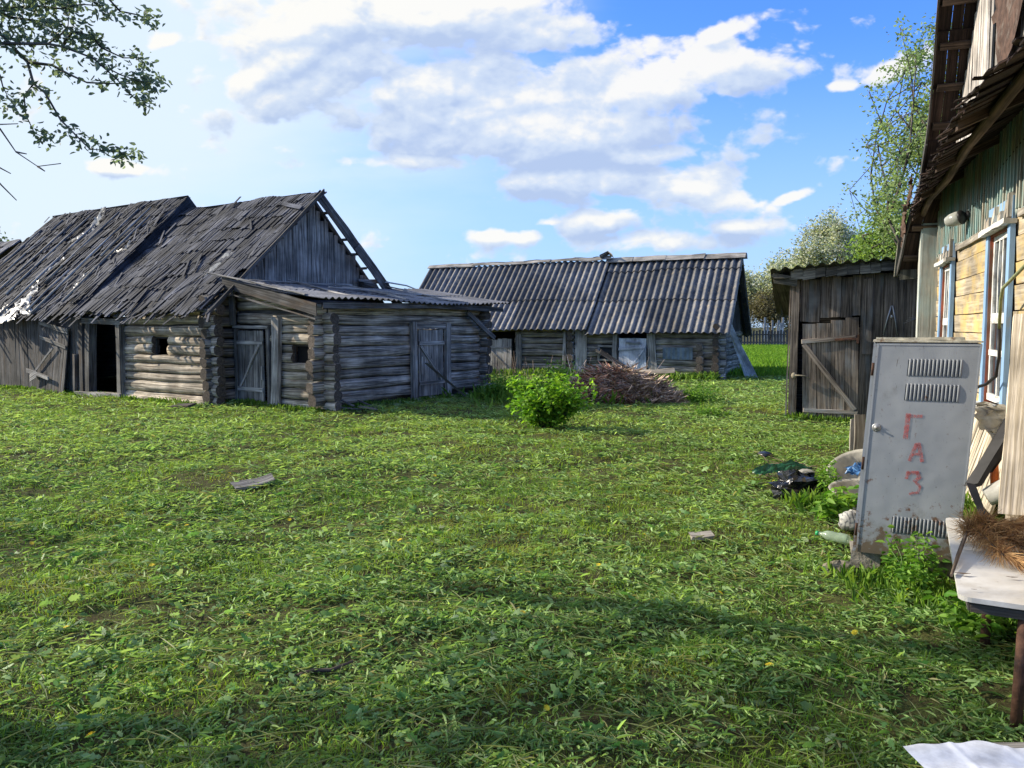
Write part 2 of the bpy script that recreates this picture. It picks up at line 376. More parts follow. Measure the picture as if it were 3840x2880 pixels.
def corr_mat(name, lo, hi, lichen=(.30,.19,.08), lamt=(.60,.72)):
    m, nt, bs, out = newmat(name); t = NT(nt)
    ob = t.n('ShaderNodeTexCoord').outputs['Object']; uv = t.n('ShaderNodeUVMap').outputs[0]
    sp = t.n('ShaderNodeSeparateXYZ'); t.l(uv, sp.inputs[0])      # u = wave height 0..1, v = along sheet
    big = t.noise(ob, .9, 5); fine = t.noise(ob, 26., 6, .7); mid = t.noise(ob, 6., 5, .6)
    f = t.math('ADD', t.math('MULTIPLY', sp.outputs[0], .62), t.math('MULTIPLY', t.math('SUBTRACT', mid, .5), .9), clamp=True)
    c = t.mix(f, lo, hi)
    c = t.mix(t.mr(t.math('ADD', t.math('MULTIPLY', fine, .5), t.math('MULTIPLY', mid, .5)), lamt[0]-.04, lamt[1]-.04, 0., .7), c, lichen)
    c = t.mix(1., c, t.grey(t.math('MULTIPLY', t.math('MULTIPLY', t.mr(big, .3, .7, .65, 1.2), t.mr(fine, .3, .7, .75, 1.2)), t.attr('tone'))), 'MULTIPLY')
    t.l(c, bs.inputs['Base Color']); bs.inputs['Roughness'].default_value = .85; bs.inputs['Specular IOR Level'].default_value = .25
    t.bump(t.math('ADD', fine, t.math('MULTIPLY', mid, .6)), bs, .5, .008); return m
M_CORR = corr_mat('old_corrugated_sheet', (.06,.068,.085), (.30,.285,.26), (.34,.26,.16), (.56, .68))
M_CORR2 = corr_mat('mossy_corrugated_sheet', (.07,.075,.07), (.20,.20,.18), (.12,.13,.06))
M_CORR3 = corr_mat('weathered_corrugated_sheet', (.07,.08,.10), (.26,.26,.27))
M_METAL = plain('galvanised_sheet', (.16,.20,.23), .5, .3, .4, 5., .3)
M_RUST = plain('rusty_steel', (.11,.055,.035), .8, .2, .5, 18., .4, tint=(.05,.04,.04))
M_BLACK = plain('black_metal', (.018,.017,.018), .45, 0., .4, 10.)
M_CONC = plain('old_concrete', (.30,.27,.22), .95, 0., .45, 12., .7, tint=(.12,.12,.07))
M_ROCK = plain('pale_rock', (.30,.26,.19), .95, 0., .45, 12., .8, tint=(.14,.12,.07))
M_CABLE = plain('green_pipe_paint', (.22,.24,.12), .6, 0., .3, 12.)
ZZ = np.array([0., 0., 1.])

def glass_pane():
    m, nt, bs, out = newmat('window_glass'); t = NT(nt)
    bs.inputs['Base Color'].default_value = (.03,.035,.04,1); bs.inputs['Roughness'].default_value = .06; bs.inputs['Specular IOR Level'].default_value = .9
    ob = t.n('ShaderNodeTexCoord').outputs['Object']
    t.bump(t.noise(ob, 3., 2), bs, .08, .02); return m
M_GLASS = glass_pane()
def plastic(name, col, rough=.35, trans=.4, alpha=1., bump=.4):
    m, nt, bs, out = newmat(name); t = NT(nt); ob = t.n('ShaderNodeTexCoord').outputs['Object']
    nz = t.noise(ob, 9., 6, .6)
    c = t.mix(1., col, t.grey(t.mr(nz, .3, .7, .65, 1.1)), 'MULTIPLY')
    t.l(c, bs.inputs['Base Color']); bs.inputs['Roughness'].default_value = rough
    t.bump(t.noise(ob, 14., 5), bs, bump, .01)
    tr = t.n('ShaderNodeBsdfTranslucent'); t.l(c, tr.inputs[0]); mx = t.n('ShaderNodeMixShader'); mx.inputs[0].default_value = trans
    t.l(bs.outputs[0], mx.inputs[1]); t.l(tr.outputs[0], mx.inputs[2]); last = mx.outputs[0]
    if alpha < 1:
        tp = t.n('ShaderNodeBsdfTransparent'); m2 = t.n('ShaderNodeMixShader'); m2.inputs[0].default_value = alpha
        t.l(tp.outputs[0], m2.inputs[1]); t.l(last, m2.inputs[2]); last = m2.outputs[0]
    t.l(last, out.inputs[0]); return m
P_FILM = plastic('torn_plastic_film', (.50,.50,.47), .3, .35, .85)
P_WHITE = plastic('white_plastic', (.62,.61,.57), .35, .3)
P_CREAM = plastic('cream_plastic', (.46,.43,.36), .45, .2)
P_BLUE = plastic('blue_plastic', (.10,.28,.62), .3, .2)
P_BLACK = plastic('black_plastic', (.015,.016,.018), .22, .0, bump=.8)
P_GREEN = plastic('green_plastic', (.02,.11,.045), .4, .15)
P_BOTTLE = plastic('bottle_plastic', (.55,.68,.50), .12, .45, .72, .1)
P_CAP = plastic('green_cap_plastic', (.03,.50,.16), .35, .1)
P_PAPER = plastic('white_paper', (.78,.80,.86), .8, .2, bump=.15)
P_ORANGE = plastic('orange_plastic', (.75,.18,.03), .4, .2)

def leaf_mat(name, trans=.4, rough=.55):
    m, nt, bs, out = newmat(name); t = NT(nt); c = t.attr('col', 'Color')
    t.l(c, bs.inputs['Base Color']); bs.inputs['Roughness'].default_value = rough; bs.inputs['Specular IOR Level'].default_value = .3
    tr = t.n('ShaderNodeBsdfTranslucent'); t.l(t.mix(1., c, (1.15,1.15,.6), 'MULTIPLY'), tr.inputs[0]); mx = t.n('ShaderNodeMixShader'); mx.inputs[0].default_value = trans
    t.l(bs.outputs[0], mx.inputs[1]); t.l(tr.outputs[0], mx.inputs[2]); t.l(mx.outputs[0], out.inputs[0]); return m
M_GRASS = leaf_mat('grass_blades', .45); M_LEAF = leaf_mat('leaves', .45); M_DRY = leaf_mat('dry_stems', .1, .8)
def fastmesh(name, V, Fq, col, mat, parent=None, org=None):
    """V (n,3), Fq (m,k) face indices, col (m,3)"""
    if parent is not None: o0 = ORG[parent.name]
    elif org is not None: o0 = np.array(org, float)
    else: o0 = v3(0, 0, 0)
    me = bpy.data.meshes.new(name); k = Fq.shape[1]; m = len(Fq)
    me.vertices.add(len(V)); me.vertices.foreach_set('co', (V-o0).astype(np.float32).ravel())
    me.loops.add(m*k); me.loops.foreach_set('vertex_index', Fq.astype(np.int32).ravel())
    me.polygons.add(m); me.polygons.foreach_set('loop_start', (np.arange(m)*k).astype(np.int32))
    at_ = me.attributes.new('col', 'FLOAT_COLOR', 'FACE')
    at_.data.foreach_set('color', np.concatenate([col, np.ones((m, 1))], 1).astype(np.float32).ravel())
    me.update(calc_edges=True); me.validate()
    me.materials.append(mat)
    o = bpy.data.objects.new(name, me); sc.collection.objects.link(o)
    if parent is not None: o.parent = parent
    else: o.location = tuple(o0)
    ORG[o.name] = o0
    return o
def rot_basis(n, tilt_lo, tilt_hi):
    """random frames: a = length direction, b = width direction, c = normal"""
    yaw = RS.uniform(0, 2*PI, n); tilt = RS.uniform(tilt_lo, tilt_hi, n); roll = RS.uniform(-PI, PI, n)
    a = np.stack([np.cos(yaw)*np.cos(tilt), np.sin(yaw)*np.cos(tilt), np.sin(tilt)], 1)
    h = np.stack([-np.sin(yaw), np.cos(yaw), np.zeros(n)], 1); c0 = np.cross(a, h)
    return a, h, c0, roll
def leaves(P, size, asp, tilt=(-.6, .6), rollmax=PI, fold=.15, droop=.15):
    """six-cornered bent leaves at P -> V,F(quads)"""
    n = len(P); a, h, c0, roll = rot_basis(n, *tilt); roll = roll*(rollmax/PI)
    b = h*np.cos(roll)[:, None] + c0*np.sin(roll)[:, None]; c = np.cross(a, b)
    L_ = size[:, None]; w = (size*asp)[:, None]
    p0 = P; p1 = P + a*L_*.35 + b*w*.5 + c*L_*fold*.5; p2 = P + a*L_*.35 - b*w*.5 + c*L_*fold*.5
    m1 = P + a*L_*.40
    q1 = P + a*L_*.72 + b*w*.36 - c*L_*droop*.3 + c*L_*fold*.4; q2 = P + a*L_*.72 - b*w*.36 - c*L_*droop*.3 + c*L_*fold*.4
    tp = P + a*L_ - c*L_*droop
    V = np.stack([p0, p1, q1, tp, q2, p2], 1).reshape(-1, 3)
    i = np.arange(n)[:, None]*6
    F1 = np.concatenate([i, i+1, i+2, i+3], 1); F2 = np.concatenate([i, i+3, i+4, i+5], 1)
    return V, np.stack([F1, F2], 1).reshape(-1, 4)
def colmix(n, A, B_, t, sd=.12):
    A = np.array(A); B_ = np.array(B_); t = np.clip(t, 0, 1)[:, None]
    c = A*(1-t)+B_*t
    return np.clip(c*(1+RS.normal(0, sd, (n, 1))), .004, .95)

# ================================================================== ground
def build_ground():
    m, nt, bs, out = newmat('soil_and_turf'); t = NT(nt); ob = t.n('ShaderNodeTexCoord').outputs['Object']
    n1 = t.noise(ob, .7, 5); n2 = t.noise(ob, 9., 6, .7); n3 = t.noise(ob, 45., 4, .7)
    c = t.mix(t.mr(n2, .35, .65), (.050,.036,.020), (.075,.090,.028))
    c = t.mix(t.mr(n3, .5, .75), c, (.12,.13,.05)); c = t.mix(t.mr(n1, .5, .75, 0, .5), c, (.11,.12,.03))
    t.l(c, bs.inputs['Base Color']); bs.inputs['Roughness'].default_value = .95; bs.inputs['Specular IOR Level'].default_value = .1
    t.bump(t.math('ADD', n2, n3), bs, .8, .03)
    xs = np.concatenate([[-900,-300,-120,-60,-35,-24], np.arange(-16, 16.01, .2), [24,35,60,120,300,900]])
    ys = np.concatenate([[-300,-60,-20,-6], np.arange(-1, 26.01, .2), [30,36,45,60,90,150,300,1500]])
    X, Y = np.meshgrid(xs, ys, indexing='ij'); Zg = gz(X, Y); V = np.stack([X, Y, Zg], 2).reshape(-1, 3)
    nx, ny = len(xs), len(ys); i, j = np.meshgrid(np.arange(nx-1), np.arange(ny-1), indexing='ij'); a = (i*ny+j).ravel()
    F_ = np.stack([a, a+ny, a+ny+1, a+1], 1)
    o = fastmesh('ground', V, F_, np.ones((len(F_), 3)), m); o['kind'] = 'structure'
    o.data.polygons.foreach_set('use_smooth', np.ones(len(F_), bool))
build_ground()

# frames of the buildings (2-D): barn B,u,w ; annex E ; long barn R,u2,w2 ; shed S,e ; house C,d,n
B2 = v3(-6.5, 16.64); U2 = v3(-.839, .545); W2 = v3(.545, .839); E2 = B2+.6*W2-2.8*U2
R2 = v3(6.75, 25.0); LU = v3(-.91, .415); LW = v3(.415, .91)
S2 = v3(5.28, 14.61); SE = v3(.934, -.358); SB = v3(.358, .934)
C2 = v3(6.2496, 11.2); HD = v3(-.358, -.934); HN = v3(-.934, .358)
def fr(P, A, Bv): return lambda a, b, z: np.array([P[0]+A[0]*a+Bv[0]*b, P[1]+A[1]*a+Bv[1]*b, z])
barn = fr(B2, U2, W2); annx = fr(E2, U2, W2); lng = fr(R2, LU, LW); shd = fr(S2, SE, SB); hse = fr(C2, HD, HN)
def in_poly(x, y):   # footprints where nothing grows
    def loc(P, A, Bv): return (x-P[0])*A[0]+(y-P[1])*A[1], (x-P[0])*Bv[0]+(y-P[1])*Bv[1]
    a, b = loc(B2, U2, W2); r = (a > 0) & (a < 12.3) & (b > -.02) & (b < 5.2)
    a, b = loc(E2, U2, W2); r |= (a > 0) & (a < 2.8) & (b > 0) & (b < 5.7)
    a, b = loc(R2, LU, LW); r |= (a > 0) & (a < 12) & (b > 0) & (b < 4.6)
    a, b = loc(S2, SE, SB); r |= (a > 0) & (a < 5) & (b > 0) & (b < 2.5)
    a, b = loc(C2, HD, HN); r |= (a > -.6) & (a < 10) & (b < .02) & (b > -6)
    return r

# ================================================================== grass
SPOTS = [(a, b, c*.62) for a, b, c in [(-1.05, 4.55, .17), (-.85, 4.35, .12), (.35, 5.9, .14), (-.55, 5.7, .13), (-2.4, 4.2, .15), (1.1, 4.3, .12), (2.1, 4.7, .22), (2.3, 4.2, .2), (1.9, 3.4, .22), (2.3, 3.5, .25),
         (-.4, 7.1, .15), (1.4, 7.4, .14), (-3.3, 7.2, .16), (-1.6, 8.9, .18), (.9, 3.2, .12), (-.3, 3.25, .10), (1.7, 5.6, .13), (-2.9, 5.3, .12), (2.6, 8.9, .16), (2.0, 10.3, .2), (-4.2, 10.6, .2)]]
def lobed(P, size, asp):
    n = len(P); a, h, c0, roll = rot_basis(n, -.35, .6); roll = roll*.55
    b = h*np.cos(roll)[:, None]+c0*np.sin(roll)[:, None]; c = np.cross(a, b); L_ = size[:, None]
    st = [0, .16, .30, .44, .58, .76, 1.0]; wd = [.10, .62, .34, 1.0, .5, .78, .05]; V = []
    cur = RS.uniform(-.1, .5, n)[:, None]; fold = RS.uniform(.0, .55, n)[:, None]; tw = RS.uniform(-.5, .5, n)[:, None]; asy = RS.uniform(.7, 1.3, (n, 7))
    for k, (s_, w_) in enumerate(zip(st, wd)):
        m = P+a*L_*s_-c*L_*cur*s_*s_+b*L_*tw*s_*s_*.35
        hw = (asp*.5*w_)[:, None]*L_*(asy[:, k:k+1]); V += [m+b*hw+c*hw*fold, m-b*hw*(2-asy[:, k:k+1])+c*hw*fold*.6]
    V = np.stack(V, 1).reshape(-1, 3); i = np.arange(n)[:, None]*14; F_ = []
    for k in range(6): F_.append(np.concatenate([i+2*k, i+2*k+2, i+2*k+3, i+2*k+1], 1))
    return V, np.stack(F_, 1).reshape(-1, 4)
def grass_field():
    def sample(n, ylo, yhi, p, margin=1.6):
        uu = RS.uniform(0, 1, n); k = 1-p
        y = (ylo**k + uu*(yhi**k-ylo**k))**(1/k)
        x = RS.uniform(-1, 1, n)*(.70*y+margin)
        ok = ~in_poly(x, y)
        for (sx, sy, sr) in SPOTS:
            d = np.hypot((x-sx), (y-sy)*1.15)/(sr*(1+.9*vnoise(x/.12, y/.12, 77)))
            ok &= (d > 1) | (RS.uniform(0, 1, n) < .12)
        return x[ok], y[ok]
    Vs, Fs, Cs = [], [], []; off = 0
    def add(V, F_, C_):
        nonlocal off
        Vs.append(V); Fs.append(F_+off); Cs.append(C_); off += len(V)
    def patch(x, y):
        q = vnoise(x/1.7, y/1.2, 21)+.5*vnoise(x/.6, y/.45, 22); return np.clip(.5+q*1.1, 0, 1)
    # upright stubble
    x, y = sample(380000, 2.3, 34, .5); n = len(x); z = gz(x, y); s = (.75+y/14.)
    cl = np.clip(.5+1.3*(vnoise(x/.35, y/.35, 31)+.6*vnoise(x/1.1, y/1.1, 32)), .12, 1.3)
    L_ = RS.uniform(.025, .085, n)*cl*np.minimum(s, 1.7)+.012; wd = RS.uniform(.0012, .0030, n)*s
    a, h, c0, roll = rot_basis(n, .35, 1.45); P = np.stack([x, y, z-.005], 1)
    lean = np.stack([np.cos(RS.uniform(0, 6.3, n)), np.sin(RS.uniform(0, 6.3, n)), -.5+0*x], 1)
    b0 = P-h*wd[:, None]; b1 = P+h*wd[:, None]; mid = P+a*(L_*.55)[:, None]; tip = P+a*L_[:, None]+lean*(L_*.35)[:, None]
    V = np.stack([b0, b1, mid+h*(wd*.8)[:, None], tip+h*(wd*.12)[:, None], tip-h*(wd*.12)[:, None], mid-h*(wd*.8)[:, None]], 1).reshape(-1, 3)
    i = np.arange(n)[:, None]*6; F_ = np.stack([np.concatenate([i, i+1, i+2, i+5], 1), np.concatenate([i+5, i+2, i+3, i+4], 1)], 1).reshape(-1, 4)
    pt = patch(x, y); c = colmix(n, (.085,.21,.02), (.33,.47,.05), pt*.8+.28*np.clip((y-6)/8, 0, 1)+RS.normal(0, .18, n), .22)
    yp = (vnoise(x/.9, y/.6, 61)+.5*vnoise(x/.3, y/.25, 62) > .27) & (RS.uniform(0, 1, n) < .7); c[yp] = c[yp]*.4+np.array([.36,.34,.05])*.6
    dry = RS.uniform(0, 1, n) < .05; c[dry] = c[dry]*.3+np.array([.30,.25,.09])*.7
    add(V, F_, np.repeat(c, 2, 0))
    # mown clippings, narrow, lying flat in swaths
    x, y = sample(330000, 2.3, 34, .6); cm = vnoise(x/.17, y/.11, 91)+.8*vnoise(x/.5, y/.3, 92)+.5*vnoise(x/1.8, y/1.1, 93); kp = RS.uniform(-.45, .3, len(x)) < cm; x, y = x[kp], y[kp]; n = len(x); s = (.8+y/11.); z = gz(x, y)
    hgt = np.clip(vnoise(x/.30, y/.16, 41)+.7*vnoise(x/.9, y/.35, 42)+.25, 0, 1)
    P = np.stack([x, y, z+.004+hgt*.085*RS.uniform(.1, 1, n)], 1)
    V, F_ = leaves(P, RS.uniform(.03, .085, n)*s*.9, RS.uniform(.06, .16, n), (-.3, .55), PI*.6, .05, .25)
    t = RS.uniform(0, 1, n)*.6+.3*patch(x, y)+.2*np.clip((y-6)/8, 0, 1); c = colmix(n, (.13,.27,.065), (.44,.59,.22), t, .22)
    st = RS.uniform(0, 1, n) < .05; c[st] = np.array([.34,.33,.16])
    add(V, F_, np.repeat(c, 2, 0))
    # broad cut leaves (dandelion, burdock, clover), lobed near the camera
    x, y = sample(130000, 2.3, 26, .85); n = len(x); s = (.8+y/15.); z = gz(x, y)
    dens = vnoise(x/.17, y/.11, 91)+.8*vnoise(x/.5, y/.3, 92)+.5*vnoise(x/2., y/1.6, 52); keep = RS.uniform(-.35, .45, n) < dens+.12*(y < 6)
    x, y, z, s = x[keep], y[keep], z[keep], s[keep]; n = len(x)
    hgt = np.clip(vnoise(x/.30, y/.16, 41)+.7*vnoise(x/.9, y/.35, 42)+.25, 0, 1)
    P = np.stack([x, y, z+.008+hgt*.085*RS.uniform(.4, 1, n)], 1)
    big = RS.uniform(0, 1, n)**6; size = (.015+.055*big)*s; t = RS.uniform(0, 1, n)
    c = colmix(n, (.08,.21,.05), (.37,.52,.21), t**1.2, .22)
    pale = RS.uniform(0, 1, n) < .04; c[pale] = np.array([.36,.46,.24])
    yl = RS.uniform(0, 1, n) < .003; c[yl] = np.array([.40,.36,.06])
    nr = y < 10
    V, F_ = lobed(P[nr], size[nr]*1.15, RS.uniform(.3, .7, nr.sum())); add(V, F_, np.repeat(c[nr], 6, 0)*np.tile([.85, 1, 1, 1, 1, .95], nr.sum())[:, None])
    fr_ = ~nr; V, F_ = leaves(P[fr_], size[fr_], RS.uniform(.25, .55, fr_.sum()), (-.35, .6), PI*.55, .25, .28); add(V, F_, np.repeat(c[fr_], 2, 0))
    # long cut stems
    x, y = sample(9000, 2.3, 20, 1.05); n = len(x); P = np.stack([x, y, gz(x, y)+RS.uniform(.02, .06, n)], 1)
    V, F_ = leaves(P, RS.uniform(.08, .24, n)*(.9+y/25), RS.uniform(.016, .035, n), (-.12, .2), .3, 0., .06)
    add(V, F_, np.repeat(colmix(n, (.14,.21,.06), (.42,.44,.22), RS.uniform(0, 1, n)), 2, 0))
    o = fastmesh('mown_grass', np.concatenate(Vs), np.concatenate(Fs), np.concatenate(Cs), M_GRASS)
    o['kind'] = 'stuff'; tag(o, 'freshly mown green grass and cut leaves covering the yard', 'grass')
    # taller meadow grass in the far field right of the long barn and along the walls
    Vs.clear(); Fs.clear(); Cs.clear(); off = 0
    n = 60000; y = 26+42*RS.uniform(0, 1, n)**.8; x = y*RS.uniform(.26, .40, n)
    ok = ~in_poly(x, y); x, y = x[ok], y[ok]; n = len(x)
    P = np.stack([x, y, gz(x, y)], 1); V, F_ = leaves(P, RS.uniform(.12, .30, n), RS.uniform(.10, .2, n), (.9, 1.5), PI, 0., .2)
    add(V, F_, np.repeat(colmix(n, (.09,.24,.02), (.25,.42,.04), RS.uniform(0, 1, n)), 2, 0))
    def strip(fn, n, lo, hi, cA, cB):
        t = RS.uniform(0, 1, n); q = np.array([fn(tt) for tt in t]); q[:, 2] = gz(q[:, 0], q[:, 1])
        V, F_ = leaves(q, RS.uniform(lo, hi, n), RS.uniform(.07, .22, n), (.6, 1.45), PI, .05, .25)
        add(V, F_, np.repeat(colmix(n, cA, cB, RS.uniform(0, 1, n)), 2, 0))
    g1, g2 = (.07,.18,.02), (.22,.34,.05)
    strip(lambda t: barn(t*12.3, -.04-abs(RS.normal(0, .10)), 0), 3500, .05, .15, g1, g2)
    strip(lambda t: annx(t*2.9, -.05-abs(RS.normal(0, .1)), 0), 1200, .05, .16, g1, g2)
    strip(lambda t: annx(-.05-abs(RS.normal(0, .12)), t*5.8, 0), 1800, .05, .14, g1, g2)
    strip(lambda t: lng(t*12, -.05-abs(RS.normal(0, .35)), 0), 7000, .10, .32, g1, (.24,.36,.06))
    strip(lambda t: shd(t*3, -.05-abs(RS.normal(0, .1)), 0), 1300, .05, .16, g1, g2)
    strip(lambda t: v3(-.3+3.2*t+RS.normal(0, .5), 19+RS.normal(0, .9), 0), 3500, .12, .42, g1, (.24,.38,.06))
    strip(lambda t: v3(3.1+1.9*t+RS.normal(0, .12), 8.6-3.6*t+RS.normal(0, .25)+1.1*t, 0), 2600, .05, .15, g1, g2)
    strip(lambda t: v3(2.4+1.1*t+RS.normal(0, .16), 5.2-1.5*t+RS.normal(0, .2), 0), 2600, .04, .13, g1, (.24,.38,.06))
    strip(lambda t: v3(3.0+RS.normal(0, .12), 7.4+RS.normal(0, .25), 0), 500, .08, .2, g1, g2)
    o = fastmesh('tall_grass', np.concatenate(Vs), np.concatenate(Fs), np.concatenate(Cs), M_GRASS)
    o['kind'] = 'stuff'; tag(o, 'unmown taller grass along the walls and in the far field', 'grass')
grass_field()

# ================================================================== builders for wooden buildings
def log_courses(F_, along, z0, z1, pitch, r, openings=(), out=-1, proj0=0., proj1=0., tone=(.75, 1.2), zoff=0., mb=None, side='a', jit=.012, flat=0., sq=2.7):
    """logs along axis from a to b. F_(t, 0 offset, z)."""
    mb = mb or MB(); k = 0; z = z0+pitch/2+zoff; a0, a1 = along
    prng = random.Random(int(z1*100+a1*10))
    while z < z1:
        pj = prng.uniform(.86, 1.16); z += pitch*(pj-1)/2; r_ = r*pj
        segs = [(a0-proj0, a1+proj1)]
        for (o0, o1, p0, p1) in openings:
            if z+pitch*.3 > p0 and z-pitch*.3 < p1:
                ns = []
                for (s0, s1) in segs:
                    if o1 <= s0 or o0 >= s1: ns.append((s0, s1)); continue
                    if o0-s0 > .05: ns.append((s0, o0+random.uniform(-.01, .02)))
                    if s1-o1 > .05: ns.append((o1-random.uniform(-.01, .02), s1))
                segs = ns
        tn = random.uniform(*tone)
        for (s0, s1) in segs:
            e0 = random.uniform(-.05, .04) if s0 == a0-proj0 else 0; e1 = random.uniform(-.05, .04) if s1 == a1+proj1 else 0
            dz = random.uniform(-jit, jit)
            mb.log(F_(s0-e0, z+dz), F_(s1+e1, z-dz), r_*random.uniform(.98, 1.06), tn*random.uniform(.93, 1.07), seg=max(3, int((s1-s0)*3.5)), rough=.19, flat=flat, sq=sq)
        z += pitch*pj/2+pitch/2; k += 1
    return mb
def vplanks(F_, a0, a1, zb, zt, out, w=.14, th=.012, mat=None, mb=None, gap=.006, tone=(.7, 1.25), ragb=.02, ragt=.02, lean=.0):
    """vertical planks; F_(a, off, z), zb/zt functions or numbers, out = offset sign outward"""
    mb = mb or MB(); a = a0
    while a < a1-.02:
        ww = min(w*random.uniform(.75, 1.25), a1-a); m = a+ww/2
        b = zb(m) if callable(zb) else zb; t = zt(m) if callable(zt) else zt
        if t-b > .04:
            W_ = (F_(m+1, 0, 0)-F_(m, 0, 0))*(ww/2-gap/2); T_ = (F_(m, 1, 0)-F_(m, 0, 0))*th
            o = out*random.uniform(0, .012); l = random.uniform(-lean, lean)
            mb.plank(F_(m, o, b+random.uniform(-ragb, ragb)), F_(m+l, o+random.uniform(-.006, .006), t+random.uniform(-ragt, ragt)), W_, T_, random.uniform(*tone), 3, .004)
        a += ww
    return mb
def shingles(org, Ud, Pd, Nd, ulen, plen, expo=.45, w=.075, blen=.95, miss=.03, ang=.02, rag=.05, tone=(.6, 1.3), th=.007, mb=None, ulo=None, uhi=None, mess=.012):
    mb = mb or MB(); nrow = int(math.ceil(plen/expo))
    for r in range(nrow):
        s0 = r*expo; u = 0
        wav = random.uniform(0, 9)
        while u < ulen:
            ww = w*random.uniform(.6, 1.35)
            if random.random() > miss:
                b0 = s0 - abs(random.gauss(0, rag)) + .05*math.sin(u*1.3+wav) if r else -abs(random.gauss(0, rag*1.6))
                b1 = min(s0+blen*random.uniform(.85, 1.05), plen+.04)
                a = random.gauss(0, ang); lift = abs(random.gauss(0, mess))
                lo = .035+lift; hi = .012
                uu = u+ww/2
                if (ulo is None or uu > ulo(s0)) and (uhi is None or uu < uhi(s0)):
                    wz = .035*math.sin(uu*1.7+s0*1.1)+.02*math.sin(uu*4.3-s0*2); lo += wz; hi += wz
                    p0 = org+Ud*(uu)+Pd*b0+Nd*lo; p1 = org+Ud*(uu+math.sin(a)*(b1-b0))+Pd*b1+Nd*hi
                    if b1-b0 > .1: mb.plank(p0, p1, Ud*(ww/2-.006), Nd*th, random.uniform(*tone)*random.choice((1, 1, 1, .75, 1.3)), 1, .003)
            u += ww
    return mb
def corrugated(mb, P00, Ud, Pd, Nd, ulen, plen, pitch, amp, rows=1, lap=.12, seg=8, rise=.02, sag=None, tone=1., th=.008, split=None, uoff=0., ragged=0.):
    """wave sheet rows from eave (P00) upward along Pd"""
    nw = int(round(ulen/pitch*seg)); rl = [plen/rows]*rows if not isinstance(rows, (list, tuple)) else None
    cuts = [plen*i/rows for i in range(rows+1)] if rl else list(rows)
    for r in range(len(cuts)-1):
        a, b = cuts[r], cuts[r+1]+(lap if r < len(cuts)-2 else 0)
        for lay in (0, 1):
            i0 = len(mb.v); K = 5
            for i in range(nw+1):
                u = uoff+i*pitch/seg; ph = 2*PI*i/seg; sheet = int(i/(seg*6)); rng = random.Random(sheet*13+r*7+int(uoff*10))
                h = amp*math.sin(ph); dj = rng.uniform(-.03, .03); tl = rng.uniform(0, .012)
                for k in range(K+1):
                    s = a+(b-a)*k/K
                    if k == 0: s += dj + (ragged*rng.uniform(-1, 1) if ragged else 0)
                    z = h + (1-(s-a)/(b-a))*(rise+tl) - (th if lay else 0)
                    p = P00+Ud*u+Pd*s+Nd*z
                    if sag: p = p+np.array([0, 0, sag(u, s)])
                    mb.v.append(tuple(p))
            for i in range(nw):
                sheet = int(i/(seg*6)); tn = tone*random.Random(sheet*31+r*5).uniform(.75, 1.25)
                for k in range(K):
                    A = i0+i*(K+1)+k; q = [A, A+K+1, A+K+2, A+1]
                    hh = lambda i_: .5+.5*math.sin(2*PI*i_/seg)
                    uv = [(hh(i), k/K), (hh(i+1), k/K), (hh(i+1), (k+1)/K), (hh(i), (k+1)/K)]
                    if lay: q = q[::-1]; uv = uv[::-1]
                    mb.face(q, uv, tn*(.8 if lay else 1), 0, True)
        # closed lower edge
    return mb
def crumple(mb, pts, widths, Nd, sd=0, nv=8, lift=.05, sub=6, side=None, noise=.06, tone=1., smooth=True):
    """crumpled ribbon through pts"""
    P = []; Wd = []
    for k in range(len(pts)-1):
        for q in range(sub):
            a = q/sub; P.append(np.array(pts[k])*(1-a)+np.array(pts[k+1])*a); Wd.append(widths[k]*(1-a)+widths[k+1]*a)
    P.append(np.array(pts[-1])); Wd.append(widths[-1]); n = len(P); i0 = len(mb.v)
    for k in range(n):
        d = unit(P[min(k+1, n-1)]-P[max(k-1, 0)]); s = unit(np.cross(Nd, d)) if side is None else side
        for j in range(nv+1):
            b = j/nv-.5
            h = lift*(.35+abs(2*float(vnoise(k*.9+sd, j*1.1, sd)))) + noise*float(vnoise(k*1.7, j*2.1+sd, sd+3))
            edge = 1+.5*float(vnoise(k*.8, 5+(j > nv/2)*9+sd, sd+5))
            mb.v.append(tuple(P[k]+s*b*Wd[k]*edge+Nd*max(h, .01)+d*noise*float(vnoise(k*.5, j*1.3, sd+8))))
    for k in range(n-1):
        for j in range(nv):
            a = i0+k*(nv+1)+j; mb.face([a, a+1, a+nv+2, a+nv+1], [(k*.1, j*.1)]*4, tone, 0, smooth)
    return mb

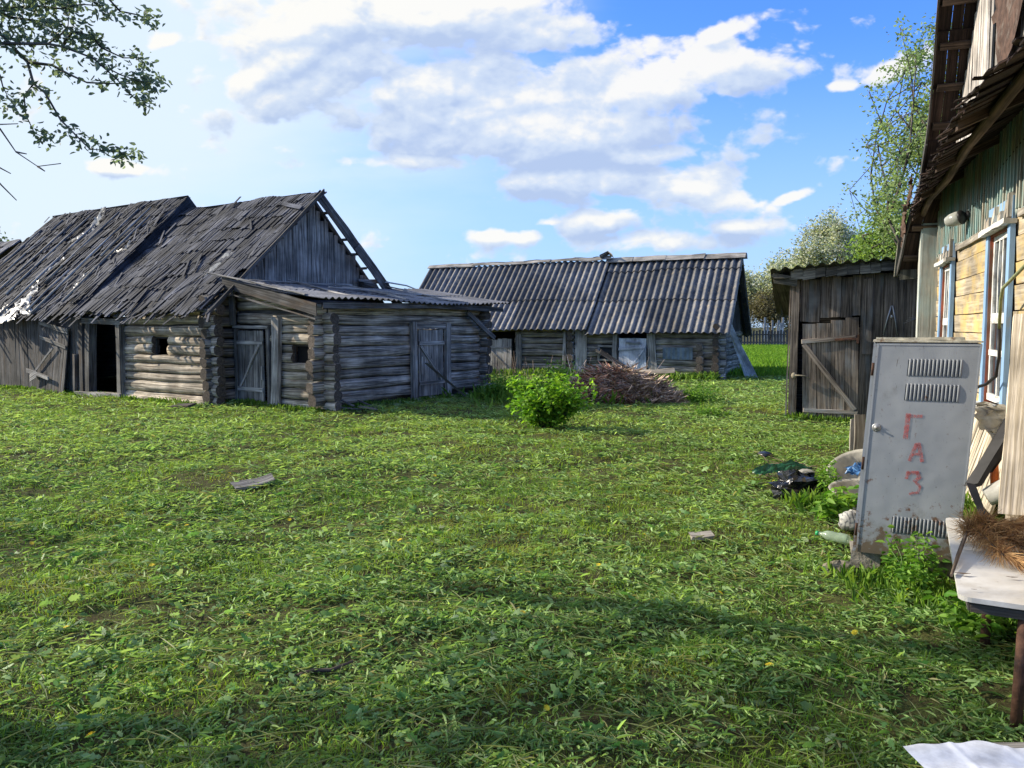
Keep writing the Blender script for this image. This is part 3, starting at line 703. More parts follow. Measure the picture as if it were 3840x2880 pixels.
# ================================================================== old log barn (left)
ZW = 2.15
def build_barn():
    T = thing('log_barn', 'long old log barn with broken grey shingle roof and bare gable, at left', 'barn', (B2[0], B2[1], 0))
    Ff = lambda s, z: barn(s, .10, z)
    ops = [(1.58, 2.20, 1.08, 1.50)]
    mb = log_courses(Ff, (0, 3.45), 0.02, 2.05, .232, .118, ops, tone=(.95, 1.35), proj0=.16, jit=.01)
    mb.log(Ff(-.2, 2.12), Ff(5.2, 2.14), .115, 1.0, seg=14)
    mb.log(barn(4.95, .02, .07), barn(0, -.06, .05), .07, 1.3, seg=12)
    mb.build('log_wall', [W_LOG, W_END], T)
    # end wall (faces the annex) with projecting log ends
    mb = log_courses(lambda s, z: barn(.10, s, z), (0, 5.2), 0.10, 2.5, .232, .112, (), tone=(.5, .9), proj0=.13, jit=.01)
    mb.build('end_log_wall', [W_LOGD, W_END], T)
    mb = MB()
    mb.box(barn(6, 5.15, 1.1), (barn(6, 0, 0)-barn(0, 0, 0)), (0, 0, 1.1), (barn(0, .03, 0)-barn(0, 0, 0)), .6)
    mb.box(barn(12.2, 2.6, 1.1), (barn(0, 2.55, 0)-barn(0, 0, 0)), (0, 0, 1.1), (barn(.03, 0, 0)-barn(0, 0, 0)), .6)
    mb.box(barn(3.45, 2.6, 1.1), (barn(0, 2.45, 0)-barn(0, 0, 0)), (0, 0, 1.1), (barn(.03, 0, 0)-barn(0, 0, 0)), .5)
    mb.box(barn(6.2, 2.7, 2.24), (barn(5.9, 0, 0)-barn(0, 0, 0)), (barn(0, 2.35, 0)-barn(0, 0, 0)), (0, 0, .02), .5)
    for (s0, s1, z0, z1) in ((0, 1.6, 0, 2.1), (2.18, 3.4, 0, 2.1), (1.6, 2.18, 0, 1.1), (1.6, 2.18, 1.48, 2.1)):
        mb.box(barn((s0+s1)/2, .12, (z0+z1)/2), (barn((s1-s0)/2, 0, 0)-barn(0, 0, 0)), (0, 0, (z1-z0)/2), (barn(0, .02, 0)-barn(0, 0, 0)), .5)  # dark panels added behind the logs to block light through the gaps
    mb.build('backing_wall', W_DARK, T)
    # doorway
    mb = MB(); zz = v3(0, 0, 1); a_ = lambda s: (barn(s, 0, 0)-barn(0, 0, 0)); b_ = lambda s: (barn(0, s, 0)-barn(0, 0, 0))
    mb.plank(barn(3.42, -.03, .1), barn(3.38, -.03, 1.84), a_(.075), b_(.10), .75)
    mb.plank(barn(4.85, -.03, .02), barn(4.72, -.03, 1.84), a_(.09), b_(.10), .5)
    mb.plank(barn(3.25, -.04, 1.86), barn(4.95, -.04, 1.90), zz*.07, b_(.10), .75)
    mb.plank(barn(3.3, -.07, .09), barn(5.3, -.09, .06), zz*.06, b_(.12), 1.5)
    mb.build('door_frame', W_GREY, T)
    # planked part
    mb = vplanks(barn, 5.05, 12.2, -.05, 2.15, -1, .15, .014, tone=(.55, 1.1))
    vplanks(barn, 4.80, 5.1, .0, 2.12, -1, .13, .014, mb=mb, tone=(.5, .8))
    mb.plank(barn(5.12, -.07, -.05), barn(5.05, -.07, 2.1), a_(.07), b_(.05), .7)
    mb.plank(barn(5.5, -.08, .0), barn(5.42, -.08, 1.05), a_(.05), b_(.04), 1.)
    mb.build('plank_wall', W_DARK, T)
    # leaning plank door
    D = MB(); sl = lambda s, z: barn(s+.12*(1-z/1.8), -.06-.16*(1-z/1.8), z)
    for k in range(9):
        s = 5.75+k*.155; D.plank(sl(s, .0+random.uniform(-.03, .05)), sl(s, 1.72), a_(.072), b_(.012), random.uniform(.6, 1.2))
    Dd = D.build('plank_door', W_DARK, T)
    D = MB()
    D.plank(barn(5.65, -.12, 1.62), barn(7.05, -.12, 1.86), zz*.06, b_(.015), .85)
    D.plank(barn(5.72, -.15, 1.22), barn(7.0, -.15, 1.48), zz*.045, b_(.015), .8)
    D.plank(barn(6.3, -.19, 1.2), barn(7.25, -.24, .5), zz*.035, b_(.012), 1.1)
    D.plank(barn(6.35, -.30, .42), barn(7.45, -.30, .60), zz*.05, b_(.02), 1.3)
    D.plank(barn(6.95, -.31, .52), barn(7.3, -.31, .38), zz*.09, b_(.01), 1.2)
    D.build('door_brace', W_GREY, Dd)
    # gable planks
    ridge_q = 2.95; RZ = 4.95
    roofz = lambda q: RZ - .894*abs(q-ridge_q)*(1.0 if q < ridge_q else 1.02)
    mb = vplanks(lambda a, b, z: barn(-b, a, z), .35, 4.75, 2.5, lambda q: roofz(q)-(.03 if q < 2.95 else random.choice((.08, .14, .22, .3))), 1, .15, .012, tone=(.7, 1.2), ragt=.02, lean=.03)
    mb.build('gable_planks', W_GREY, T)
    # roof slopes
    def slope(s0, s1, eave, ridge):
        A = barn(s0, eave[0], eave[1]); Bq = barn(s0, ridge[0], ridge[1]); Ud = unit(barn(s1, 0, 0)-barn(s0, 0, 0)); Pd = unit(Bq-A); Nd = unit(np.cross(Pd, Ud)); 
        if Nd[2] < 0: Nd = -Nd
        return A, Ud, Pd, Nd, s1-s0, np.linalg.norm(Bq-A)
    A, Ud, Pd, Nd, ul, pl = slope(-.42, 5.05, (-.24, 2.08), (2.97, 5.0))
    mb = shingles(A, Ud, Pd, Nd, ul, pl, .44, .085, .98, .07, .035, .065, mess=.018, ulo=lambda s: .28 if s < .9 else .1*math.sin(s*3)+.06)
    for k in range(26):
        u = random.uniform(.0, ul); s = random.uniform(-.15, pl-.6); L_ = random.uniform(.5, 1.1); a = random.gauss(0, .35)
        p = A+Ud*u+Pd*s+Nd*.06; mb.plank(p, p+(Pd*math.cos(a)+Ud*math.sin(a))*L_+Nd*random.uniform(-.02, .05), Ud*.035, Nd*.006, random.uniform(.7, 1.6), 1, .004)
    for k in range(34):
        u = random.uniform(.0, ul); L_ = random.uniform(.3, .7); a = random.gauss(0, .5)
        p = A+Ud*u+Pd*random.uniform(.0, .2)+Nd*random.uniform(-.02, .05); mb.plank(p, p-(Pd*math.cos(a)+Ud*math.sin(a))*L_*.8, Ud*.035, Nd*.006, random.uniform(.5, 1.5), 1, .004)
    for k in range(6):
        s = 3.1+random.uniform(-.3, .3)
    mb.plank(A+Ud*.15+Pd*(pl-.75)+Nd*.09, A+Ud*1.05+Pd*(pl-.45)+Nd*.09, Pd*.07, Nd*.01, 2.0)
    mb.build('shingle_roof', W_SHINGLE, T)
    mb = MB(); mb.poly([A+Ud*.35+Pd*.3-Nd*.02, A+Ud*ul+Pd*.1-Nd*.02, A+Ud*ul+Pd*pl-Nd*.02, A+Ud*.35+Pd*pl-Nd*.02], .5)  # dark plate added under the shingles so no light leaks through
    for k in range(9):
        s = .08+k*pl/8.6; mb.plank(A+Ud*.02+Pd*s-Nd*.045, A+Ud*ul+Pd*s-Nd*.045, Pd*.03, Nd*.02, 1.1)
    for k in range(7):
        u = .36+k*.85; mb.plank(A+Ud*u-Nd*.12-Pd*.05, A+Ud*u+Pd*pl-Nd*.12, Ud*.05, Nd*.05, 1.)
    mb.build('roof_frame', W_DARK, T)
    # older, ragged, higher part of the roof
    A2_, U_, P_, N_, ul2, pl2 = slope(4.95, 12.35, (-.34, 2.02), (2.97, 5.36))
    mb = shingles(A2_, U_, P_, N_, ul2, pl2, .40, .08, .85, .12, .06, .10, tone=(.45, 1.35), mess=.022)
    for k in range(200):
        u = random.uniform(.05, ul2); s = random.uniform(-.05, pl2-.3); L_ = min(pl2-s-.02, random.uniform(.2, .8)); a = random.gauss(0, .45)
        p = A2_+U_*u+P_*s+N_*.06; mb.plank(p, p+(P_*math.cos(a)+U_*math.sin(a))*L_+N_*random.uniform(-.03, .06), U_*.028, N_*.005, random.uniform(.5, 1.7), 1, .004)
    mb.poly([A2_+P_*.1-N_*.02, A2_+U_*ul2+P_*.1-N_*.02, A2_+U_*ul2+P_*pl2-N_*.02, A2_+P_*pl2-N_*.02], .4)  # added dark underlayer, closes the ragged shingles against light leaks
    mb.poly([A2_+P_*.3+N_*.03, A2_+P_*pl2+N_*.03, A2_+P_*pl2-N_*.3, A2_+P_*.3-N_*.12], .6)
    mb.build('ragged_roof', W_SHINGLE, T)
    mb = MB()
    for u, s0, s1 in [(.9, .4, 3.9), (1.9, 0, 4.3), (2.9, 1.2, 4.3), (3.6, -.1, 3.8), (4.5, .8, 4.3), (5.2, .2, 4.0), (6.1, .3, 4.3), (6.9, .2, 3.9), (2.3, .1, 1.7), (1.3, 2.2, 4.3)]:
        mb.tube([A2_+U_*u+P_*s0+N_*.10, A2_+U_*(u+.06)+P_*(s0+s1)/2+N_*.09, A2_+U_*(u-.03)+P_*s1+N_*.10], [.035, .032, .026], 6, random.uniform(.9, 1.6))
    mb.build('roof_pole', W_GREY, T)
    # rear slope
    mb = MB(); Q = [barn(0.05, 2.95, 4.98), barn(5.0, 2.95, 4.98), barn(5.0, 5.7, 2.2), barn(.05, 5.7, 2.2)]; mb.poly(Q, .7)
    mb.poly([q+v3(0, 0, .05) for q in Q][::-1], .7)
    Q = [barn(4.95, 2.95, 5.36), barn(12.35, 2.95, 5.36), barn(12.35, 5.7, 2.3), barn(4.95, 5.7, 2.3)]; mb.poly(Q, .7); mb.poly([q+v3(0, 0, .05) for q in Q][::-1], .7)
    mb.poly([barn(12.3, -.4, 1.95), barn(12.3, 2.95, 5.3), barn(12.3, 5.7, 2.3)], .7)
    mb.poly([barn(4.97, -.3, 2.0), barn(4.97, 2.95, 5.33), barn(4.97, 5.7, 2.3)], .7)
    mb.build('rear_roof', W_DARK, T)
    # bare rake rafters at the gable
    mb = MB(); g = -.30
    mb.plank(barn(g, 2.86, 4.97), barn(g, 4.20, 3.74), b_(.085)+v3(0, 0, .095), a_(.02), .8, 3, .012)
    mb.plank(barn(g-.04, 4.10, 3.80), barn(g-.04, 5.85, 2.20), b_(.09)+v3(0, 0, .10), a_(.02), .9, 3, .012)
    mb.plank(barn(-.42, 2.95, 5.02), barn(-.42, -.40, 1.98), v3(0, 0, .05), a_(.02), .7, 5, .01)
    mb.build('rake_board', W_DARK, T)
    mb = MB()
    for q, z in ((3.35, 4.58), (3.95, 3.98), (4.3, 3.64), (4.62, 3.3), (5.25, 2.72)):
        mb.plank(barn(-.22, q-.05, z-.02), barn(.3, q-.05, z-.02), b_(.035), zz*.03, 1.)
    mb.plank(barn(-.22, 5.15, 2.95), barn(-.20, 4.3, 2.95), zz*.04, a_(.04), 1.4, 4, .02)
    mb.tube([barn(.02, 2.95, 4.85), barn(.02, 4.2, 3.65), barn(.02, 5.4, 2.45)], .05, 6, .8)
    mb.tube([barn(-.1, 4.5, 2.9), barn(-.15, 4.85, 2.82), barn(-.1, 5.3, 2.5)], [.12, .15, .08], 6, .7)
    mb.tube([barn(-.35, 5.2, 2.95), barn(-.35, 5.35, 2.6)], [.05, .06], 6, .7)
    mb.build('lath', W_DARK, T)
    return A, Ud, Pd, Nd, A2_, U_, P_, N_
BA = build_barn()
def roof_sheets():
    A, Ud, Pd, Nd, A2_, U_, P_, N_ = BA
    k = 1.843; q = lambda x, y: onplane(x/k, 700+y/k, A2_, N_)
    mb = MB(); crumple(mb, [q(720,150), q(700,215), q(640,310), q(560,350), q(480,400)], [.10, .30, .28, .16, .08], N_, 3, lift=.07)
    o = mb.build('plastic_sheet', P_FILM, None, q(640, 310)); tag(o, 'narrow torn plastic film high on the ragged barn roof', 'plastic sheet')
    mb = MB(); crumple(mb, [q(450,500), q(380,560), q(310,620), q(250,680), q(200,750), q(120,830), q(60,880)], [.30, .12, .22, .38, .70, 1.05, .8], N_, 14, lift=.07, nv=12, noise=.07)
    crumple(mb, [q(150,790), q(190,860), q(220,890)], [.3, .3, .12], N_, 24, lift=.07, noise=.06)
    crumple(mb, [q(10,850), q(60,900), q(110,915)], [.5, .6, .25], N_, 33, lift=.08, noise=.08)
    o = mb.build('plastic_sheet', P_WHITE, None, q(200, 750)); tag(o, 'large crumpled pale plastic sheet hanging at left eave of the barn roof', 'plastic sheet')
    mb = MB(); crumple(mb, [q(905,380), q(880,440), q(800,460), q(720,530), q(640,590), q(570,650), q(530,710), q(490,760)], [.05, .12, .12, .16, .18, .30, .16, .10], N_, 44, lift=.06)
    o = mb.build('plastic_sheet', P_FILM, None, q(640, 590)); tag(o, 'thin strip of torn plastic down the middle of the ragged barn roof', 'plastic sheet')
    q = lambda x, y: onplane(x/k, 700+y/k, A, Nd)
    mb = MB(); crumple(mb, [q(1600,460), q(1530,540), q(1450,610), q(1410,660)], [.42, .40, .25, .2], Nd, 54, lift=.03, noise=.02)
    o = mb.build('plastic_sheet', P_FILM, None, q(1530, 540)); tag(o, 'flat grey plastic patch on the shingles beside the annex roof', 'plastic sheet')
roof_sheets()

# ================================================================== annex
def build_annex():
    T = thing('log_annex', 'low log annex with lean-to corrugated roof against the barn gable', 'shed', (E2[0], E2[1], 0))
    zz = v3(0, 0, 1); a_ = lambda s: annx(s, 0, 0)-annx(0, 0, 0); b_ = lambda s: annx(0, s, 0)-annx(0, 0, 0)
    mb = log_courses(lambda s, z: annx(s, .10, z), (0, 2.78), .04, 2.12, .206, .106, [(1.62, 2.72, .05, 1.72), (.42, .96, 1.0, 1.34)], proj0=.26, tone=(.8, 1.3), jit=.008)
    mb.log(annx(.6, .10, 2.2), annx(2.75, .10, 2.2), .1, 1.); mb.log(annx(1.5, .10, 2.4), annx(2.75, .10, 2.4), .1, 1.); mb.log(annx(2.1, .10, 2.58), annx(2.75, .10, 2.58), .09, 1.)
    mb.build('front_log_wall', [W_LOG, W_END], T)
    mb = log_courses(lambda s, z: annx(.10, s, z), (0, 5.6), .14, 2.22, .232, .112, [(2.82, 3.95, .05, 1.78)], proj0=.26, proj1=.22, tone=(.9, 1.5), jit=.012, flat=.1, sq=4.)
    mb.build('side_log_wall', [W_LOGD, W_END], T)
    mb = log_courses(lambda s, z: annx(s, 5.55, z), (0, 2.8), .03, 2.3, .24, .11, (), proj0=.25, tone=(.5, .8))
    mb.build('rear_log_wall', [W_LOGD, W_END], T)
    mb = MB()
    for (s0, s1, z0, z1) in ((0, .44, 0, 2.15), (.94, 1.64, 0, 2.15), (.44, .94, 0, 1.0), (.44, .94, 1.34, 2.15), (1.64, 2.75, 1.72, 2.6)):  # dark backing added inside both log walls, stops light showing between logs
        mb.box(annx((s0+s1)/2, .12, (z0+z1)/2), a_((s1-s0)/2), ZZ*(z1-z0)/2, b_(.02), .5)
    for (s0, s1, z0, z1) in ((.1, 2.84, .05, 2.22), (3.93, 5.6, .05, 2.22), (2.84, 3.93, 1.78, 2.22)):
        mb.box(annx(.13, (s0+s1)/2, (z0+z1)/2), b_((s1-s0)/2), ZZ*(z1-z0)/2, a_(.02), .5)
    mb.build('backing_wall', W_DARK, T)
    # corner posts at inner corner
    mb = MB(); mb.plank(annx(2.72, -.10, 1.78), annx(2.70, -.12, 2.55), a_(.075), b_(.03), .7); mb.build('wall_post', W_GREY, T)
    mb = MB(); mb.plank(annx(1.38, -.09, -.05), annx(1.33, -.06, 1.94), a_(.105), b_(.05), 1.35, 4, .01); mb.build('wall_post', W_GREY, T)
    def door(s0, s1, z0, z1, F_, mats, braces, name='plank_door', nb=5, tone=(.8, 1.2)):
        Dm = MB(); w = (s1-s0)/nb
        for k in range(nb):
            s = s0+w*(k+.5); Dm.plank(F_(s, 0, z0+random.uniform(0, .02)), F_(s, 0, z1+random.uniform(-.01, .01)), (F_(1, 0, 0)-F_(0, 0, 0))*(w/2-.004), (F_(0, 1, 0)-F_(0, 0, 0))*.014, random.uniform(*tone))
        o = Dm.build(name, mats, T)
        Bm = MB()
        for (x0, y0, x1, y1, hw) in braces:
            d = unit(F_(x1, 0, y1)-F_(x0, 0, y0)); nn = F_(0, 1, 0)-F_(0, 0, 0); W_ = unit(np.cross(d, nn))*hw
            Bm.plank(F_(x0, -.03, y0), F_(x1, -.03, y1), W_, nn*.014, 1.35)
        Bm.build('door_brace', W_GREY, o); return o
    Ff = lambda s, o, z: annx(s, -.03+o, z)
    door(1.80, 2.62, .10, 1.66, Ff, W_GREY, [(1.80, 1.40, 2.64, 1.40, .04), (1.82, .38, 2.64, .38, .045), (1.90, 1.36, 2.56, .44, .03), (1.84, .6, 1.84, .9, .03)], tone=(.65, .95))
    mb = MB()
    mb.plank(Ff(2.70, 0, .05), Ff(2.68, 0, 1.70), a_(.045), b_(.04), .7); mb.plank(Ff(1.62, 0, .05), Ff(1.64, 0, 1.72), a_(.04), b_(.04), .7)
    mb.plank(Ff(1.58, -.01, 1.735), Ff(2.75, -.01, 1.75), zz*.035, b_(.05), 1.2); mb.plank(Ff(1.55, -.03, .06), Ff(2.80, -.03, .05), zz*.05, b_(.07), 1.3)
    mb.build('door_frame', W_GREY, T)
    Fs = lambda s, o, z: annx(-.03+o, s, z)
    dd = door(2.93, 3.86, .10, 1.68, Fs, W_GREY, [(2.93, 1.36, 3.88, 1.36, .045), (2.93, .42, 3.88, .42, .04), (3.0, 1.30, 3.78, .48, .04), (3.03, .62, 3.03, 1.05, .03)], tone=(.9, 1.3))
    mb = MB(); mb.plank(Fs(2.76, -.02, .02), Fs(2.74, -.02, 1.86), b_(.075), a_(.05), 1.15); mb.plank(Fs(4.03, -.02, .10), Fs(4.02, -.02, 1.84), b_(.085), a_(.05), 1.2)
    mb.plank(Fs(2.8, 0, 1.75), Fs(4.0, 0, 1.76), zz*.05, a_(.05), .9)
    mb.build('door_frame', W_GREY, T)
    mb = MB(); mb.plank(annx(-.12, 4.75, 2.12), annx(-.30, 5.72, 1.45), unit(v3(.3, .3, 1))*.06, a_(.02), 1.2)
    mb.plank(annx(-.33, -.33, 2.2)*0+annx(2.75, -.30, 2.72), annx(-.15, -.30, 2.09), zz*.12, b_(.014), .8, 5, .006, -.0)
    mb.plank(annx(2.75, -.28, 2.50), annx(-.1, -.28, 1.90), zz*.015, b_(.02), 1.1, 5, .006)
    mb.plank(annx(-.30, -.3, 2.16), annx(-.30, 3.0, 2.24), zz*.06, a_(.02), .9, 4); mb.plank(annx(-.30, 3.0, 2.24), annx(-.30, 6.1, 2.20), zz*.06, a_(.02), .7, 4)
    mb.build('fascia_board', W_DARK, T)
    # roof: slopes from the gable (s=2.8+) down to s=-.4 ; corrugations run down slope
    mb = MB(); q0 = -.34; q1 = 6.35
    P00 = annx(-.42, q0, 2.27); Up = annx(3.35, q0, 2.93); Ud = unit(annx(0, 1, 0)-annx(0, 0, 0)); Pd = unit(Up-P00); Nd = unit(np.cross(Ud, Pd)); Nd = Nd if Nd[2] > 0 else -Nd
    pl = np.linalg.norm(Up-P00); sag = lambda u, s: -.05*math.sin(PI*min(1, s/pl))*(1 if u < 3 else .5) + .035*math.sin(u*1.1+.4) + (.06*(u/6.7)*(1-s/pl))
    corrugated(mb, P00, Ud, Pd, Nd, q1-q0, 2.95, .177, .024, rows=2, rise=.012, sag=sag)
    mb.build('corrugated_roof', M_CORR3, T)
    mb = MB()
    mb.plank(Up+Nd*.03-Pd*.02+Ud*.02, P00+Nd*.035+Ud*.02+Pd*.55, Ud*.06, Nd*.012, 1.3, 6, .01)
    for k in range(3):
        uu = 1.2+k*1.7; mb.plank(P00+Ud*uu+Pd*.4+Nd*.05, P00+Ud*(uu+.4)+Pd*2.9+Nd*.05, Ud*.05, Nd*.012, 1.2, 4, .01)
    mb.plank(P00+Ud*5.2+Pd*.1+Nd*.045, P00+Ud*2.6+Pd*2.2+Nd*.05, unit(Pd+Ud)*.05, Nd*.012, 1.3, 4, .01)
    mb.plank(P00+Ud*2.0+Pd*2.0+Nd*.045, P00+Ud*6.5+Pd*1.2+Nd*.05, unit(Pd)*.04, Nd*.012, 1.2, 4, .01)
    mb.plank(P00+Ud*.1+Pd*2.4+Nd*.045, P00+Ud*3.5+Pd*2.8+Nd*.05, unit(Pd)*.05, Nd*.012, 1.1, 4, .01)
    mb.build('roof_board', W_GREY, T)
    mb = MB()
    mb.box(annx(.8, .18, 1.17), a_(.3), zz*.25, b_(.01), .5)  # near-black panel painted as the shade inside the window opening
    mb.build('window_dark_panel', INNER, T)
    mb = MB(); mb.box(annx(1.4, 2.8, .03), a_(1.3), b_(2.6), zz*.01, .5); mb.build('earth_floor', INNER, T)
    # stone footing
    mb = MB()
    for k in range(9):
        s = .3+k*.62; mb.lathe(annx(-.04, s, -.04), (0, 0, 1), [(0, .16), (.06, .19), (.11, .15), (.13, .02)], 8, random.uniform(.8, 1.3))
    mb.build('footing_stone', M_ROCK, T)
build_annex()
def small_boards():
    mb = MB(); mb.plank(annx(-.55, 4.12, .03), annx(-.16, 3.05, .90), LU_(.045), v3(0, 0, .012)*0+unit(v3(-.8, .5, .3))*.012, 1.2)
    o = mb.build('fallen_board', W_GREY, None, annx(-.5, 4.1, 0)); tag(o, 'narrow grey board propped diagonally against the door in the annex side wall', 'board')
    mb = MB()
    for k in range(6):
        p = annx(-.3-random.uniform(0, .4), .4+random.uniform(0, .7), .03+.02*k); d = unit(v3(random.uniform(-1, 1), random.uniform(-.5, .5), random.uniform(-.05, .2)))
        mb.plank(p, p+d*random.uniform(.3, .7), unit(np.cross(d, (0, 0, 1)))*.03, v3(0, 0, .01), random.uniform(.6, 1.2), 2)
    o = mb.build('scrap_wood_heap', W_DARK, None, annx(-.4, .8, 0)); tag(o, 'small heap of dark broken sticks at the foot of the annex corner', 'scrap wood')
    mb = MB(); mb.plank(v3(-7.3, 16.45, .05), v3(-6.75, 16.15, .10), v3(.05, .1, .02), v3(0, 0, .02), .6); o = mb.build('fallen_board', W_DARK, None, (-7, 16.3, 0)); tag(o, 'dark board lying in grass below the small barn window', 'board')
LU_ = lambda s: v3(LU[0], LU[1], 0)*s
small_boards()

# ================================================================== long barn in the middle
def build_long():
    T = thing('long_barn', 'low long log barn under dark corrugated roof beyond the brush pile', 'barn', (R2[0], R2[1], 0))
    zz = v3(0, 0, 1); a_ = lambda s: lng(s, 0, 0)-lng(0, 0, 0); b_ = lambda s: lng(0, s, 0)-lng(0, 0, 0)
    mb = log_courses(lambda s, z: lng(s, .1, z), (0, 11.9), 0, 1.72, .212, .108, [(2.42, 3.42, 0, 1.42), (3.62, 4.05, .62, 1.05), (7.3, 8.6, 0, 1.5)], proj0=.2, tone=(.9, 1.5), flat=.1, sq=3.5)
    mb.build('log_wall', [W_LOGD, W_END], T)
    mb = MB(); [mb.box(lng((p+q)/2, .13, .85), a_((q-p)/2), ZZ*.85, b_(.02), .5) for p, q in ((0, 2.4), (3.4, 7.3), (8.6, 11.9))]; mb.build('backing_wall', W_DARK, T)  # first boxes are dark sheets added to keep light out of the log gaps
    mb = log_courses(lambda s, z: lng(.1, s, z), (0, 4.6), .1, 1.8, .212, .108, (), proj0=.22, proj1=.2, tone=(.6, 1.))
    mb2 = log_courses(lambda s, z: lng(.62, s, z), (0, .3), .1, 1.1, .22, .11, (), proj0=.16, tone=(1.2, 1.8)); mb2.build('log_end', [W_LOGD, W_END], T)
    mb2 = log_courses(lambda s, z: lng(5.12, s, z), (0, .3), .1, 1.7, .22, .11, (), proj0=.16, tone=(1., 1.5)); mb2.build('log_end', [W_LOGD, W_END], T)
    mb.build('end_log_wall', [W_LOGD, W_END], T)
    mb = MB(); mb.box(lng(6, 4.6, .9), a_(6), zz*.9, b_(.04), .6); mb.box(lng(11.9, 2.3, .9), b_(2.3), zz*.9, a_(.04), .6)
    mb.box(lng(6, 1.6, .8), a_(5.8), zz*.9, b_(.03), .5)
    mb.build('backing_wall', W_DARK, T)
    # posts and boards on the front
    mb = MB(); mb.plank(lng(4.74, -.05, .02), lng(4.74, -.05, 1.62), a_(.21), b_(.02), 1.5); mb.build('wall_post', W_GREY, T)
    mb = MB(); mb.plank(lng(5.36, -.08, .0), lng(5.33, -.08, 1.6), a_(.06), b_(.05), 1.5); mb.build('wall_post', W_GREY, T)
    mb = MB(); mb.plank(lng(2.15, -.06, .0), lng(2.27, -.06, 1.5), a_(.14), b_(.03), 1.2); mb.build('wall_post', W_GREY, T)
    mb = MB(); mb.plank(lng(3.52, -.06, .0), lng(3.50, -.06, 1.5), a_(.08), b_(.04), 1.1); mb.build('wall_post', W_GREY, T)
    mb = MB(); mb.plank(lng(7.12, -.06, .0), lng(7.12, -.06, 1.5), a_(.11), b_(.03), 1.); mb.build('wall_post', W_GREY, T)
    mb = MB(); mb.plank(lng(8.75, -.06, .0), lng(8.75, -.06, 1.5), a_(.11), b_(.03), 1.); mb.build('wall_post', W_GREY, T)
    D = MB()
    for k in range(5):
        s = 2.50+k*.19; D.plank(lng(s, -.10, .06), lng(s, -.10, 1.36), a_(.093), b_(.012), random.uniform(.9, 1.15))
    o = D.build('whitewashed_door', W_DOORW, T)
    D = MB(); D.plank(lng(2.44, -.14, 1.06), lng(3.36, -.14, .98), zz*.04, b_(.012), 1.); D.plank(lng(2.46, -.14, .98), lng(3.1, -.14, .2), zz*.035, b_(.012), .95); D.plank(lng(2.60, -.15, 1.2), lng(3.1, -.15, 1.22), zz*.03, b_(.012), .6)
    D.build('door_brace', W_DOORW, o)
    D = MB()
    for k in range(5):
        s = 7.42+k*.19; D.plank(lng(s, -.25, .0), lng(s+.02, -.16, 1.30+.03*math.sin(k*1.4)), a_(.09), b_(.014), random.uniform(1.2, 1.6))
    o = D.build('plank_door', W_GREY, T)
    D = MB(); D.plank(lng(7.36, -.20, 1.0), lng(8.3, -.20, .97), zz*.035, b_(.012), 1.2); D.plank(lng(7.5, -.25, .3), lng(8.2, -.22, .9), zz*.03, b_(.012), 1.2); D.build('door_brace', W_GREY, o)
    D = MB()
    for a, b, c, d in ((3.56, .60, 4.12, .60), (3.56, 1.08, 4.12, 1.08), (3.58, .6, 3.58, 1.08), (4.10, .6, 4.10, 1.08)):
        dd = unit(lng(c, 0, d)-lng(a, 0, b)); D.plank(lng(a, -.04, b), lng(c, -.04, d), unit(np.cross(dd, b_(1)))*.035, b_(.03), 1.2, 1)
    wf = D.build('window_frame', W_GREY, T); D = MB(); D.box(lng(3.84, .02, .84), a_(.24), zz*.22, b_(.004), 1.); D.build('pane', M_GLASS, wf)
    D = MB(); D.grid(lambda i, j: lng(.86+i, -.05-.012*math.sin(i*40), .66+.40*j), 50, 3, 1.1); D.build('metal_patch', M_METAL, T)
    D = MB(); D.plank(lng(2.9, -.4, .25), lng(4.15, -.2, .95), zz*.04, b_(.02), .9); D.plank(lng(3.7, -.2, .8), lng(4.4, -.1, .98), zz*.03, b_(.02), 1.1); D.build('leaning_slat', W_DARK, T)
    # roof
    def sheet(s0, s1, ze, zr, cuts, toff=0., tone=1.):
        m_ = MB(); P00 = lng(s0, -.36, ze); Rg = lng(s0, 2.3, zr); Ud = unit(a_(1)); Pd = unit(Rg-P00); Nd = unit(np.cross(Pd, Ud)); Nd = Nd if Nd[2] > 0 else -Nd
        pl = np.linalg.norm(Rg-P00)
        sag = lambda u, s: -.04*math.sin(PI*min(1, s/pl)) + .03*math.sin(u*.8+toff)
        corrugated(m_, P00+Nd*toff, Ud, Pd, Nd, s1-s0, pl, .245, .040, rows=[0]+[c*pl for c in cuts]+[pl], lap=.14, seg=10, rise=.035, sag=sag, tone=tone, uoff=0., ragged=.03)
        return m_, P00, Ud, Pd, Nd, pl
    m_, P00, Ud, Pd, Nd, pl = sheet(-.35, 4.5, 1.50, 4.12, (.44, .86), 0.)
    m_.build('corrugated_roof', M_CORR, T)
    m_, *_r = sheet(4.45, 12.2, 1.57, 4.18, (.42,), .035, 1.05)
    m_.build('corrugated_roof', M_CORR, T)
    mb = MB(); far0 = lng(-.35, 5.25, 1.35); Pf = unit(lng(-.35, 2.3, 4.15)-far0); Nf = unit(np.cross(Pf, a_(1))); Nf = Nf if Nf[2] > 0 else -Nf
    corrugated(mb, far0, unit(a_(1)), Pf, Nf, 12.5, np.linalg.norm(lng(-.35, 2.3, 4.15)-far0), .285, .045, rows=2, rise=.02, tone=.8)
    mb.build('rear_roof', M_CORR, T)
    mb = MB(); z_ = 4.22
    xs = [-.4, 1., 2.4, 3.6, 4.55]
